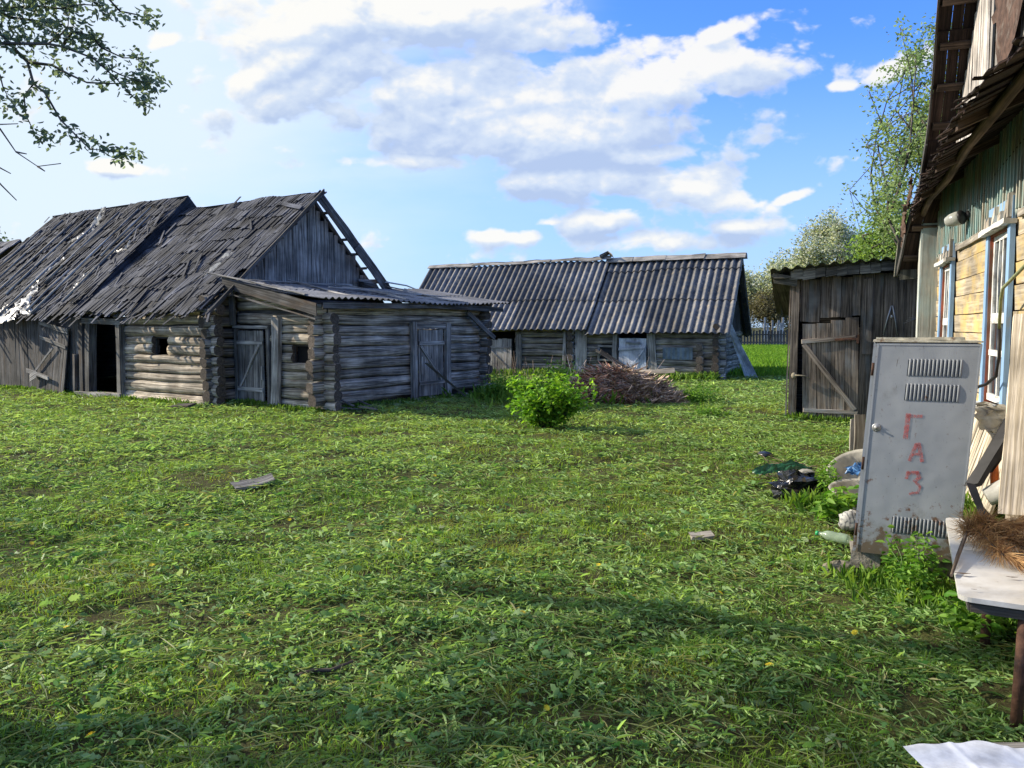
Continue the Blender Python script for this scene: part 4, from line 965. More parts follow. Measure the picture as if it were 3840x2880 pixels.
    for a, b in zip(xs[:-1], xs[1:]):
        mb.plank(lng(b, 2.22, z_), lng(a-.06, 2.22, z_+random.uniform(-.02, .02)), unit(b_(-1)*1+v3(0, 0, -.9))*.13, unit(b_(-.9)+zz)*.012, 1.3, 3, .01)
        mb.plank(lng(b, 2.42, z_-.02), lng(a-.06, 2.42, z_-.02), unit(b_(1)+v3(0, 0, -.9))*.13, unit(b_(.9)+zz)*.012, 1.1, 3, .01)
    z_ = 4.31; xs = [4.5, 5.6, 6.9, 8.4, 10.2, 12.2]
    for i, (a, b) in enumerate(zip(xs[:-1], xs[1:])):
        zc = z_-.015*i*1.2
        mb.plank(lng(a-.1, 2.20, zc+random.uniform(-.02, .02)), lng(b, 2.2, zc-.03), unit(b_(-1)+v3(0, 0, -.9))*random.uniform(.07, .12), unit(b_(-.9)+zz)*.014, 1.2, 4, .02)
        mb.plank(lng(a, 2.34, zc+.04), lng(b-.5, 2.34, zc+.0), unit(b_(1)+v3(0, 0, -.2))*.09, unit(zz)*.016, 1.2, 4, .02)
    mb.plank(lng(4.75, 2.05, 4.34), lng(4.50, 2.3, 4.50), b_(.09)+zz*-.05, zz*.015, .9); mb.plank(lng(4.28, 2.1, 4.36), lng(4.52, 2.3, 4.50), b_(.09)+zz*-.05, zz*.015, .9)
    mb.build('ridge_board', W_GREY, T)
    mb = vplanks(lambda a, b, z: lng(-.02-b*.0+.0, a, z), .15, 4.5, 1.6, lambda q: 4.0-1.02*abs(q-2.3)*1.02, 1, .2, .012, tone=(.5, .9)); mb.build('gable_planks', W_DARK, T)
    mb = MB(); mb.plank(lng(-.33, -.3, 1.48), lng(-.33, 2.3, 4.06), zz*.05, a_(.02), 1.6, 4, .01); mb.plank(lng(-.33, 2.3, 4.06), lng(-.33, 5.1, 1.42), zz*.06, a_(.02), .7, 4, .01)
    for q, z in ((.25, 2.0), (.9, 2.62), (1.5, 3.2), (2.0, 3.7)): mb.plank(lng(-.36, q, z), lng(.1, q, z), b_(.04), zz*.03, 1.4)
    mb.build('rake_board', W_GREY, T)
build_long()
def leaning_boards():
    mb = MB(); 
    for k, (dx, tn) in enumerate(((0, 1.5), (.14, 1.2), (.26, .9))):
        mb.plank(v3(8.05+dx, 26.1, -.05), v3(7.10+dx*.5, 25.35+dx*.2, 1.92-.15*k), v3(.07, -.02, .03), v3(.01, .02, .0), tn, 4, .006)
    o = mb.build('leaning_boards', W_DOORW, None, (8.1, 26.1, 0)); tag(o, 'pale grey boards leaning on the right end of the long barn', 'boards')
leaning_boards()

# ================================================================== plank shed (right)
ZZ = v3(0, 0, 1)
def build_shed():
    T = thing('plank_shed', 'brown plank shed with wavy mossy roof and Z-braced door beside the house', 'shed', (S2[0], S2[1], 0))
    a_ = lambda s: shd(s, 0, 0)-shd(0, 0, 0); b_ = lambda s: shd(0, s, 0)-shd(0, 0, 0)
    zt = lambda a: 2.62+.055*a
    mb = MB(); mb.plank(shd(.06, 0, -.05), shd(.07, 0, 2.62), a_(.07), b_(.07), .95, 5)
    mb.plank(shd(-.05, .06, -.05), shd(-.02, .06, 2.60), a_(.012), b_(.09), 1.6, 4)
    mb.build('corner_post', W_SHED, T)
    mb = vplanks(shd, .16, 1.20, lambda a: 1.86+.10*(a-.16) if a > .55 else 1.84, zt, -1, .17, .013, tone=(.7, 1.15), ragb=.015)
    for s, b, t, tn in ((.24, 1.84, 2.62, .9), (1.16, 1.9, 2.66, .8)): pass
    vplanks(shd, 1.20, 5.0, lambda a: -.02 if a > 1.34 else -.02, zt, -1, .17, .013, tone=(.55, 1.1), mb=mb)
    mb.plank(shd(1.33, -.03, 1.25), shd(1.31, -.03, 2.62), a_(.08), b_(.012), .9)
    mb.build('plank_wall', W_SHED, T)
    mb = MB(); mb.box(shd(2.5, 2.5, 1.0), a_(2.5), ZZ*1.0, b_(.02), .7); mb.box(shd(.05, 1.25, 1.05), b_(1.25), ZZ*1.05, a_(.02), .7); mb.box(shd(2.5, .35, 1.25), a_(2.45), ZZ*1.2, b_(.01), .4)
    mb.build('backing_wall', W_DARK, T)
    D = MB()
    xs = [.20, .45, .70, .94, 1.17]; tops = [1.80, 1.81, 1.87, 1.92]
    for k in range(4):
        sh = .07*(1-.0); D.plank(shd((xs[k]+xs[k+1])/2+.05, -.035, .0), shd((xs[k]+xs[k+1])/2, -.035, tops[k]), a_((xs[k+1]-xs[k])/2-.005), b_(.014), (1.1, .95, 1.2, 1.0)[k], 4, .003)
    o = D.build('plank_door', W_SHED, T)
    D = MB(); nn = b_(1)
    for (x0, z0, x1, z1, w) in ((.20, 1.47, 1.12, 1.56, .04), (.24, 1.42, 1.15, .22, .042), (.26, .18, 1.20, .16, .035)):
        d = unit(shd(x1, 0, z1)-shd(x0, 0, z0)); D.plank(shd(x0, -.065, z0), shd(x1, -.065, z1), unit(np.cross(d, nn))*w, b_(.014), 1.45, 4, .004)
    D.build('door_brace', W_SHED, o)
    D = MB(); D.plank(shd(.78, -.085, 1.51), shd(1.17, -.085, 1.53), ZZ*.018, b_(.004), 1.3); D.plank(shd(1.16, -.085, 1.45), shd(1.165, -.085, 1.60), a_(.02), b_(.006), 1.); D.build('hinge', M_RUST, o)
    D = MB(); D.lathe(shd(.08, -.085, .83), -b_(1), [(0, .0), (.0, .06), (.03, .055), (.035, .0)], 10, 1., sx=.8); D.tube([shd(.10, -.12, .84), shd(.28, -.10, .83), shd(.36, -.09, .77)], [.012, .012, .01], 6); D.build('latch', M_ROCK, o)
    # roof
    P00 = shd(-.38, 2.75, 2.12); Pf = shd(-.38, -.32, 2.80); Ud = unit(shd(1, -.0, .085)-shd(0, 0, 0)); Pd = unit(Pf-P00); Nd = unit(np.cross(Ud, Pd)); Nd = Nd if Nd[2] > 0 else -Nd
    mb = MB(); corrugated(mb, P00, Ud, Pd, Nd, 5.6, np.linalg.norm(Pf-P00), .212, .032, rows=2, rise=.01, sag=lambda u, s: .012*math.sin(u*2.))
    mb.build('corrugated_roof', M_CORR2, T)
    mb = MB(); s = -.02
    while s < 5:
        w = random.uniform(.14, .26); zc = 2.70+.075*(s+w/2); mb.plank(shd(s+.005, -.22, zc+random.uniform(-.015, .01)), shd(s+w-.005, -.22, zc+.075*w+random.uniform(-.01, .01)), ZZ*random.uniform(.085, .105)+b_(.03), b_(.01), random.uniform(.8, 1.3), 1, .004); s += w
    mb.plank(shd(-.3, -.25, 2.70), shd(-.3, 2.6, 2.05), a_(.05), ZZ*.03, .8); mb.plank(shd(-.18, -.28, 2.66), shd(-.06, 2.6, 2.0), a_(.14), ZZ*.012, .8)
    mb.plank(shd(-.32, -.22, 2.66), shd(.1, -.22, 2.58), ZZ*.09, b_(.012), .8)
    mb.build('fascia_board', W_TRIM2, T)
    # pair of joined metal rods hanging on the wall
    mb = MB(); mb.tube([shd(1.70, -.05, 2.13), shd(1.64, -.045, 1.88), shd(1.585, -.04, 1.60)], [.012, .011, .009], 6); mb.tube([shd(1.72, -.05, 2.13), shd(1.77, -.045, 1.88), shd(1.815, -.04, 1.60)], [.012, .011, .009], 6)
    mb.lathe(shd(1.71, -.055, 1.93), -b_(1), [(0, .0), (0, .03), (.008, .03), (.01, 0)], 10, 1.2, sx=.6)
    o = mb.build('hanging_tool', M_STEEL, None, shd(1.7, -.05, 2.1)); tag(o, 'metal tool of two joined rods hung on the shed planks', 'tool')
    mb = MB(); 
    for k in range(4): mb.tube([shd(2.12, -.03, 1.9), shd(2.12-.10-.04*k, -.12, 1.96-.05*k)], [.004, .002], 4)
    o = mb.build('wire_tuft', M_STEEL, None, shd(2.12, -.03, 1.9)); tag(o, 'small tuft of bent wires sticking out where shed meets house', 'wire')
W_TRIM2 = wood('mossy_fascia_wood', (.06,.058,.045), (.19,.18,.14), gs=(1.1, 24.), crack=.5)
M_STEEL = plain('dull_steel', (.42,.42,.42), .45, .5, .2)
build_shed()

# ================================================================== painted wooden house (right)
def build_house():
    T = thing('wooden_house', 'wooden house with worn yellow boards, blue window trim and dark overhanging roof', 'house', (C2[0], C2[1], 0))
    A = lambda s: hse(s, 0, 0)-hse(0, 0, 0); O = lambda s: hse(0, s, 0)-hse(0, 0, 0)
    T1 = 9.4; win = [(3.24, 4.22, .95, 2.72), (.20, 1.10, 1.02, 2.62)]
    # yellow boards, cut round the windows
    mb = MB(); z = .30; k = 0
    hs = [.24, .22, .25, .20, .23, .24, .22, .24, .21, .24, .26, .24]
    for h in hs:
        if z > 2.82: break
        zt = min(z+h, 2.86); segs = [(-.45, T1)]
        for (a, b, p, q) in win:
            if z+.02 < q and zt-.02 > p:
                ns = []
                for (s0, s1) in segs:
                    if a > s0 and b < s1: ns += [(s0, a), (b, s1)]
                    else: ns.append((s0, s1))
                segs = ns
        for (s0, s1) in segs:
            cuts = [s0]
            while s1-cuts[-1] > 3.0: cuts.append(cuts[-1]+random.uniform(1.6, 2.6))
            cuts.append(s1)
            for c0, c1 in zip(cuts[:-1], cuts[1:]):
                mb.plank(hse(c0+.004, .012+random.uniform(0, .004), (z+zt)/2), hse(c1-.004, .012, (z+zt)/2), ZZ*((zt-z)/2-.006)+O(.006), O(.012), random.uniform(.88, 1.15), max(2, int((c1-c0)*2)), .003)
        z = zt
    mb.build('yellow_boards', W_YEL, T)
    mb = MB(); mb.box(hse(4.4, -.03, 1.6), A(5.0), ZZ*1.6, O(.02), .6)
    for (a, b, p, q) in win: pass
    mb = MB()
    for (s0, s1, z0, z1) in ((-.5, .2, 0, 3.7), (1.1, 3.24, 0, 3.7), (4.22, 9.4, 0, 3.7), (.2, 1.1, 0, 1.02), (.2, 1.1, 2.62, 3.7), (3.24, 4.22, 0, .95), (3.24, 4.22, 2.72, 3.7)):
        mb.box(hse((s0+s1)/2, -.04, (z0+z1)/2), A((s1-s0)/2), ZZ*(z1-z0)/2, O(.03), .6)
    mb.box(hse(-.5, -3, 1.8), O(3), ZZ*1.8, A(.03), .8); mb.box(hse(9.4, -3, 1.8), O(3), ZZ*1.8, A(.03), .8); mb.box(hse(4.4, -5, 1.8), A(4.9), ZZ*1.8, O(.03), .8)
    mb.box(hse(4.4, -2.5, 3.72), A(4.9), O(2.5), ZZ*.02, .6)
    mb.build('backing_wall', W_DARK, T)
    mb = MB()   # lower cladding of pale upright boards
    s = 3.9
    mb.box(hse(4.4, .03, .16), A(5), ZZ*.2, O(.03), 1.); mb.build('footing', M_CONC, T)
    # corner pilaster
    mb = MB(); mb.plank(hse(-.50, .12, -.02), hse(-.50, .12, 3.34), O(.125), A(.05), 1.1, 6, .003); mb.plank(hse(-.55, .255, 0), hse(-.55, .255, 3.3), A(.09), O(.010), 1.4, 6, .003)
    mb.build('corner_pilaster', W_PIL, T)
    # green upright boards
    zb = lambda a: 2.80+.03*math.sin(a*2.)
    mb = MB(); a = -.44
    while a < T1:
        w = random.uniform(.10, .14); m = a+w/2; b = zb(m)
        mb.plank(hse(m, .045, b), hse(m, .045, 3.72), A(w/2-.004), O(.009), random.uniform(.85, 1.15), 3, .002)
        mb.plank(hse(a+w, .062, b+.01), hse(a+w, .062, 3.72), A(.018), O(.008), random.uniform(.8, 1.2), 3, .002)
        # pointed lower ends
        for q in range(3):
            x = a+w*(q+.5)/3; i = [hse(x-w/6, .046, b), hse(x+w/6, .046, b), hse(x, .046, b-.045)]
            mb.poly([i[0]+O(.008), i[2]+O(.008), i[1]+O(.008)], 1.); mb.poly([i[0]-O(.006), i[1]-O(.006), i[2]-O(.006)], 1.)
        a += w
    mb.build('green_boards', W_GRN, T)
    mb = MB(); mb.plank(hse(1.25, .05, 2.76), hse(3.15, .05, 2.77), ZZ*.035, O(.02), .9, 5); mb.plank(hse(4.4, .05, 2.78), hse(9.3, .05, 2.78), ZZ*.035, O(.02), .9, 5); mb.build('drip_rail', W_TRIM, T)
    # windows
    def window(a, b, z0, z1, big):
        F_ = MB(); tw = .12
        F_.plank(hse(a+.02, .065, z0-.02), hse(a+.02, .065, z1), A(.055), O(.022), 1.05, 4, .002)
        F_.plank(hse(b-.02, .065, z0-.02), hse(b-.02, .065, z1), A(.055), O(.022), 1.05, 4, .002)
        F_.plank(hse(a-.02, .055, z1+.13), hse(b+.02, .055, z1+.13), ZZ*.12, O(.016), 1.0, 3, .002)
        wf = F_.build('window_trim', W_BLUE, T)
        X = MB(); X.plank(hse(a-.06, .10, z1), hse(b+.06, .10, z1+.015), ZZ*.024, O(.055), .95, 6, .006); X.build('window_shelf', W_WHITE, wf)
        X = MB(); n = 4
        for k in range(n):
            s = a+.10+(b-a-.2)*k/(n-1)
            X.plank(hse(s-.07, .085, z1+.07), hse(s+.07, .085, z1+(.19 if k % 2 else .11)), unit(v3(0, 0, 1))*.045, O(.02), 1.2, 1)
        X.plank(hse(a-.01, .085, z1+.04), hse(a-.01, .085, z1+.16), A(.03), O(.025), 1.2, 1)
        X.plank(hse(b-.02, .085, z1+.05), hse(b-.02, .085, z1+.28), A(.03), O(.025), 1.2, 1)
        X.build('carved_blocks', W_TRIM, wf)
        X = MB(); a1, b1 = a+.06, b-.06
        for s in (a1+.012, b1-.012): X.plank(hse(s, .02, z0), hse(s, .02, z1-.02), A(.014), O(.045), 1., 4)
        X.plank(hse(a1, .02, z1-.03), hse(b1, .02, z1-.03), ZZ*.014, O(.045), 1., 3)
        X.build('jamb', W_RED, wf)
        X = MB(); zm = z0+(z1-z0)*.50; zq = z0+(z1-z0)*.30; mid = (a1+b1)/2; o = .015
        for s, w in ((a1+.05, .03), (b1-.05, .03), (mid, .022)): X.plank(hse(s, o, z0+.05), hse(s, o, z1-.05), A(w), O(.02), 1.05, 4, .002)
        for zz_, w in ((z0+.07, .035), (z1-.07, .03), (zm, .05), (zq, .03)): X.plank(hse(a1+.03, o+.003, zz_), hse(b1-.03, o+.003, zz_), ZZ*w, O(.021), 1.05, 3, .002)
        X.plank(hse(mid-.16, o+.0, zm), hse(mid-.16, o+.0, z1-.06), A(.014), O(.018), 1.05, 3)
        X.build('sash', W_WHITE, wf)
        X = MB(); X.box(hse(mid, o, (z0+z1)/2), A((b1-a1)/2-.02), ZZ*((z1-z0)/2-.04), O(.003), 1.); X.build('pane', M_GLASS, wf)
        X = MB(); X.plank(hse(a-.06, .09, z0-.02), hse(b+.06, .09, z0-.02), ZZ*.022-O(0)*0, O(.085), 1.1, 4, .003); X.build('sill', W_WHITE, wf)
    window(*win[0], True); window(*win[1], False)
    # pent roof over the wall
    ek = [(-1.02, .34, 3.36), (-.4, .42, 3.38), (.6, .52, 3.40), (1.7, .56, 3.41), (2.73, .60, 3.41), (4.34, .71, 3.41), (5.43, .77, 3.41), (6.32, .78, 3.42), (7.2, .68, 3.43), (9.3, .66, 3.45)]
    def edge(t, k=0):
        for i in range(len(ek)-1):
            if t <= ek[i+1][0] or i == len(ek)-2:
                f = (t-ek[i][0])/(ek[i+1][0]-ek[i][0]); return [ek[i][j]*(1-f)+ek[i+1][j]*f for j in (1, 2)]
    mb = MB(); t = -1.0
    while t < 9.2:
        w = random.uniform(.06, .13); o, z = edge(t+w/2); o += random.uniform(-.05, .035); z += random.uniform(-.02, .02)
        mb.plank(hse(t+w/2, .02, 3.74), hse(t+w/2+random.uniform(-.01, .01), o, z), A(w/2+.016), unit(v3(0, 0, 1))*.008, random.uniform(.5, 1.3), 2, .004); t += w
    for k in range(60):
        t = random.uniform(-.9, 9); o, z = edge(t); mb.plank(hse(t, o-.12, z+.05), hse(t+random.uniform(-.25, .25), o+random.uniform(.0, .07), z+random.uniform(-.06, .06)), A(.03), ZZ*.005, random.uniform(.5, 1.6), 1, .004)
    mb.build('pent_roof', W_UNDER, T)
    mb = MB(); pts = []
    for t in np.arange(-.7, 9, .8): o, z = edge(t); pts.append(hse(t, o*.62, z+.06+.02*math.sin(t*2)))
    mb.tube(pts, .045, 8, 1.5)
    mb.poly([hse(-.9, .02, 3.77), hse(9.2, .02, 3.77), hse(9.2, .6, 3.50), hse(-.9, .3, 3.44)], .4)  # dark backing sheet added so sky doesn't shine between the pent planks
    for t in (-.3, 1.6, 3.5, 5.4, 7.3): o, z = edge(t); mb.plank(hse(t, .03, 3.66), hse(t, o*.95, z-.02), A(.03), ZZ*.04, 1.3)
    mb.build('pent_rafter', W_LATH, T)
    # gable planks above
    rz = lambda t: 2.95+1.15*(t+.75) if t < 4.4 else 2.95+1.15*(9.55-t)
    mb = MB(); a = .6
    while a < 8.5:
        w = random.uniform(.12, .17); m = a+w/2
        if not (2.62 < m < 2.86):
            mb.plank(hse(m, .0, 3.74), hse(m+random.uniform(-.03, .03), .0, rz(m)-.06), A(w/2-.012), O(.012), random.uniform(1.1, 1.9), 3, .006)
        a += w
    mb.plank(hse(2.52, .03, 3.8), hse(2.36, .03, rz(2.4)), A(.08), O(.01), 1.9, 3)
    mb.build('gable_planks', W_GABLE, T)
    mb = MB(); crumple(mb, [hse(3.15, .05, 5.2), hse(3.6, .06, 4.9), hse(4.0, .06, 4.5)], [.5, .9, 1.1], O(1), 71, lift=.02, noise=.05); mb.build('felt_patch', M_FELT, T)
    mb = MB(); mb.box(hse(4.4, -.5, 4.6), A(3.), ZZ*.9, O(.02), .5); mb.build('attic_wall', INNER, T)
    # main roof : underside boards, laths, rake board
    def ov(z): return np.interp(z, [3.0, 3.5, 4.3, 4.8, 5.2, 5.8, 9], [.50, .36, .34, .35, .38, .43, .46])
    ts = np.linspace(-1.05, 4.4, 12)
    mb = MB()
    for i in range(len(ts)-1):
        t0, t1 = ts[i], ts[i+1]; z0, z1 = rz(t0), rz(t1)
        o = .0
        while o < 6.2:
            w = random.uniform(.12, .18); lim0, lim1 = ov(z0), ov(z1)
            o0 = lim0-o; o1 = lim1-o
            P_ = [hse(t0-.02, o0, z0), hse(t1+.02, o1, z1)]
            mb.plank(P_[0]-O(w/2), P_[1]-O(w/2), O(w/2-.002), unit(np.cross(P_[1]-P_[0], O(1)))*.008, random.uniform(.7, 1.2), 1, .002)
            o += w
            if o > 1.6: w = 6.2
            if o > 1.6:
                mb.plank(P_[0]-O(1.6+2.3), P_[1]-O(1.6+2.3), O(2.3), unit(np.cross(P_[1]-P_[0], O(1)))*.008, .9, 1, 0); break
    mb.plank(hse(9.8, -2.9, rz(9.8)), hse(4.38, -2.9, rz(4.45)), O(3.35), unit(np.cross(A(1)+ZZ, O(1)))*.02, .9, 2)
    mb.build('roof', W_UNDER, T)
    mb = MB(); t = -.85
    while t < 4.3:
        z = rz(t); o = ov(z); nn = unit(np.cross(unit(A(1)+ZZ*1.15), O(1)))
        if nn[2] > 0: nn = -nn
        mb.plank(hse(t, o-.04, z)+nn*.03, hse(t, -.35, z)+nn*.03, unit(A(1)+ZZ*1.15)*.045, nn*.02, random.uniform(.8, 1.3), 3, .004); t += .36
    mb.build('roof_lath', W_LATH, T)
    mb = MB()
    for i in range(len(ts)-1):
        z0, z1 = rz(ts[i]), rz(ts[i+1]); mb.plank(hse(ts[i]-.01, ov(z0)+.01, z0+.02), hse(ts[i+1]+.01, ov(z1)+.01, z1+.02), ZZ*.07-A(.0), O(.012), .7, 2, .004)
    mb.build('rake_board', W_DARK, T)
    # loose eave end beyond the corner
    mb = MB(); mb.plank(hse(-.95, .50, 3.10), hse(-1.15, .52, 2.55), O(.03), A(.02), 1.6); mb.plank(hse(-.75, .22, 3.12), hse(-.80, .22, 2.55), O(.035), A(.015), 1.6)
    mb.plank(hse(-1.0, .36, 3.36), hse(-1.0, .36, 2.98), O(.14), A(.012), .8, 2); mb.plank(hse(-1.02, .36, 2.98), hse(-1.02, .36, 2.5), O(.12), A(.008), .9, 2)
    mb.plank(hse(-1.05, .5, 2.95), hse(-1.05, -2.5, 2.95), ZZ*.09, A(.015), .9)
    mb.build('eave_board', W_TRIM2, T)
    mb = MB(); crumple(mb, [hse(-.3, .48, 3.52), hse(-.62, .45, 3.30), hse(-.85, .44, 3.05), hse(-.9, .44, 2.95)], [.18, .30, .2, .08], O(1), 81, lift=.04, noise=.10)
    crumple(mb, [hse(1.5, .60, 3.66), hse(.9, .55, 3.55), hse(.2, .50, 3.45)], [.06, .14, .10], O(1), 83, lift=.04, noise=.08)
    mb.build('torn_felt', M_FELT, T)
    # lamp on the green boards
    L_ = MB(); c = hse(2.08, .06, 3.07); L_.lathe(c, O(1), [(0, 0), (0, .06), (.03, .06), (.05, .035), (.10, .035), (.10, 0)], 12); 
    la = L_.build('wall_lamp', M_BLACK, T)
    L_ = MB(); d = unit(O(1)*.9-A(1)*.6-ZZ*.25); L_.lathe(c+O(.10)-ZZ*.02, d, [(-.03, .0), (-.03, .075), (.03, .085), (.10, .08), (.16, .055), (.185, .0)], 16); L_.build('lamp_globe', P_GLOBE, la)
    L_ = MB(); L_.lathe(c+O(.10)-ZZ*.02, d, [(-.06, .0), (-.06, .05), (-.025, .088), (-.005, .088), (-.005, .0)], 16)
    L_.tube([c, c-A(.12)*-1+ZZ*.08, c+A(.5)+ZZ*.10, c+A(1.3)+ZZ*.25, c+A(2.4)+ZZ*.36], .005, 4); L_.build('lamp_collar', M_BLACK, la)
    # conduit and cable by the near window
    L_ = MB(); k = 1217/440.
    q = lambda x, y, o: onplane(x, y, hse(0, o, 0), HN3)
    p1, p2, p3 = q(3400+1215/k, 800+555/k, .30), q(3400+1000/k, 800+775/k, .22), q(3400+975/k, 800+900/k, .18)
    L_.tube([p1+(p1-p2)*2., p1, p2, p3, q(3400+960/k, 800+1200/k, .15)], .014, 8); L_.build('conduit', M_CABLE, T)
    L_ = MB(); L_.tube([q(3400+960/k, 800+1180/k, .15), q(3400+960/k, 800+1480/k, .15), q(3735, 1410, .16), q(3700, 1440, .2), q(3655, 1455, .28), q(3600, 1475, .3)], .016, 8); L_.build('cable', M_BLACK, T)
HN3 = v3(HN[0], HN[1], 0)
W_GABLE = wood('pale_gable_wood', (.20,.18,.16), (.42,.39,.37), gs=(1.1, 20.), crack=.5)
M_FELT = plain('roofing_felt', (.10,.06,.045), .9, 0., .5, 9., .6, tint=(.16,.13,.11))
P_GLOBE = plastic('lamp_glass', (.55,.56,.52), .15, .3, 1., .1)
build_house()

# ================================================================== gas cabinet
CX = unit(v3(.899, -.4375, 0)); CY = v3(.4375, .899, 0)
CZ = unit(ZZ+CX*.062+CY*.01); C0 = v3(2.448, 5.433, .14)
def cb(x, y, z): return C0+CX*x+CY*y+CZ*z
def cab_mat():
    m, nt, bs, out = newmat('cabinet_paint'); t = NT(nt); ob = t.n('ShaderNodeTexCoord').outputs['Object']
    big = t.noise(ob, 2.2, 5); fine = t.noise(ob, 60., 4, .7); sc_ = t.noise(t.mapping(ob, (46., 46., 5.)), 1., 3, .5, 2.5); rs = t.noise(ob, 11., 8, .72)
    sp = t.n('ShaderNodeSeparateXYZ'); t.l(ob, sp.inputs[0])
    c = t.mix(t.mr(big, .3, .7), (.29,.305,.325), (.34,.355,.37))
    c = t.mix(t.mr(fine, .62, .72, 0, .6), c, (.13,.13,.13))
    c = t.mix(t.mr(sc_, .262, .292, .8, 0), c, (.10,.085,.07))
    low = t.mr(sp.outputs[2], .0, .5, .17, 0.)
    c = t.mix(t.mr(t.math('ADD', rs, low), .60, .70, 0, .95), c, (.14,.065,.03))
    c = t.mix(t.mr(t.math('ADD', t.noise(ob, 5., 6, .7), t.math('MULTIPLY', low, 1.5)), .58, .85, 0, .6), c, (.14,.13,.09))
    c = t.mix(1., c, t.grey(t.attr('tone')), 'MULTIPLY')
    t.l(c, bs.inputs['Base Color']); bs.inputs['Roughness'].default_value = .5; bs.inputs['Specular IOR Level'].default_value = .35
    t.bump(t.math('ADD', t.math('MULTIPLY', t.noise(ob, 3.2, 2), 2.), t.math('MULTIPLY', fine, .02)), bs, .22, .03); return m
M_CAB = cab_mat()
def build_cabinet():
    T = thing('gas_cabinet', 'tall grey metal gas cabinet with louvres and faded red letters, leaning on bricks', 'cabinet', tuple(C0))
    W_, D_, H_ = .656, .36, 1.50
    mb = MB(); mb.box(cb(W_/2, D_/2+.012, H_/2), CZ*H_/2, CX*(W_/2-.002), CY*(D_/2), 1.); mb.build('body', M_CAB, T)
    mb = MB(); y = -.010
    mb.box(cb(W_/2+.012, y, H_/2), CZ*(H_/2-.004), CX*(W_/2-.014), CY*.008, 1.)
    for (x, w) in ((.030, .006), (W_-.006, .006)): mb.box(cb(x, y-.006, H_/2), CZ*(H_/2-.004), CX*w, CY*.006, 1.08)
    mb.box(cb(W_/2+.012, y-.005, H_-.01), CX*(W_/2-.014), CZ*.006, CY*.006, 1.1)
    dr = mb.build('door', M_CAB, T)
    for (x0, z0, n) in ((.235, 1.27, 14), (.235, 1.10, 14), (.24, .165, 15)):
        V_ = MB()
        for k in range(n):
            x = x0+k*.0235; 
            def f(i, j, x=x, z0=z0): a = PI*i; return cb(x+.0068-.0075*math.cos(a), y-.0085-.0095*math.sin(a)*math.sin(PI*min(1, max(0, j)))**.35, z0+.122*j)
            V_.grid(f, 6, 8, .85); V_.box(cb(x-.0045, y-.0095, z0+.061), CZ*.055, CX*.0022, CY*.002, .12)
        V_.build('louvre', M_CAB, dr)
    # lock
    V_ = MB(); c = cb(.075, y-.008, .905); V_.lathe(c, -CY, [(0, 0), (0, .030), (.003, .030), (.0032, .018), (.0034, .017), (.009, .016), (.0095, 0)], 18, .8)
    V_.lathe(c-CY*.009, -CY, [(0, 0), (0, .007), (.012, .007), (.013, 0)], 10, .5)
    for a in range(3): V_.lathe(c-CY*.006+(CX*math.cos(a*2.1+.5)+CZ*math.sin(a*2.1+.5))*.024, -CY, [(0, 0), (0, .004), (.004, .004), (.0045, 0)], 8, .5)
    V_.build('lock', M_STEEL, dr)
    for z in (1.27, .60, .12): 
        V_ = MB(); V_.tube([cb(.012, -.012, z), cb(.012, -.012, z+.09)], .009, 8, .6); V_.build('hinge', M_RUST, T)
    # letters: G, A, Z of the Cyrillic alphabet, brush strokes
    yy = y-.0105
    def stroke(Lm, pts, w):
        for (a, b) in zip(pts[:-1], pts[1:]):
            a = np.array(a); b = np.array(b); d = unit(np.append(b-a, 0))[:2]; e = w/2
            p, q = cb(a[0]-d[0]*e*.6, yy, a[1]-d[1]*e*.6), cb(b[0]+d[0]*e*.6, yy, b[1]+d[1]*e*.6); wv = CX*(-d[1])+CZ*d[0]
            Lm.box((p+q)/2, (q-p)/2, wv*e, CY*.0007, 1.)
    m, nt, bs, out = newmat('faded_red_paint'); t = NT(nt); ob = t.n('ShaderNodeTexCoord').outputs['Object']
    bs.inputs['Base Color'].default_value = (.55, .16, .16, 1); bs.inputs['Roughness'].default_value = .6
    tp = t.n('ShaderNodeBsdfTransparent'); mx = t.n('ShaderNodeMixShader')
    t.l(t.mr(t.noise(t.mapping(ob, (50, 50, 30)), 1., 5, .7), .38, .64, .10, .62), mx.inputs[0]); t.l(tp.outputs[0], mx.inputs[1]); t.l(bs.outputs[0], mx.inputs[2]); t.l(mx.outputs[0], out.inputs[0])
    for letter in ([([(.262, .845), (.264, 1.005)], .030), ([(.262, .995), (.345, .999)], .021)],
                   [([(.303, .69), (.332, .80), (.348, .805), (.378, .69)], .023), ([(.318, .735), (.366, .735)], .017)],
                   [([(.296, .565), (.302, .602), (.358, .606), (.374, .575), (.348, .545)], .024), ([(.348, .545), (.382, .51), (.375, .468), (.326, .455)], .016)]):
        Lm = MB()
        for pts, w in letter: stroke(Lm, pts, w)
        Lm.build('painted_letter', m, dr)
    mb = MB(); mb.box(cb(W_/2, D_/2, H_+.012), CX*(W_/2+.004), CY*(D_/2+.01), CZ*.006, 1.25); mb.plank(cb(.02, .02, H_+.03), cb(W_-.1, .05, H_+.03), CZ*.010, CY*.012, 1.3); mb.build('top_rim', M_CREAM, T)
    mb = MB(); mb.box(cb(.09, .2, -.095+.02), CX*.11, CY*.12, ZZ*.065, 1., 0, .008); o = mb.build('support_brick', M_CONC, None, (*cb(.09, .2, 0)[:2], 0)); tag(o, 'broken concrete brick under the left corner of the gas cabinet', 'brick')
    mb = MB(); mb.box(cb(.56, .22, -.09), CX*.10, CY*.12, ZZ*.065, 1., 0, .008); o = mb.build('support_brick', M_CONC, None, (*cb(.56, .2, 0)[:2], 0)); tag(o, 'dark brick under the right corner of the gas cabinet, behind nettles', 'brick')
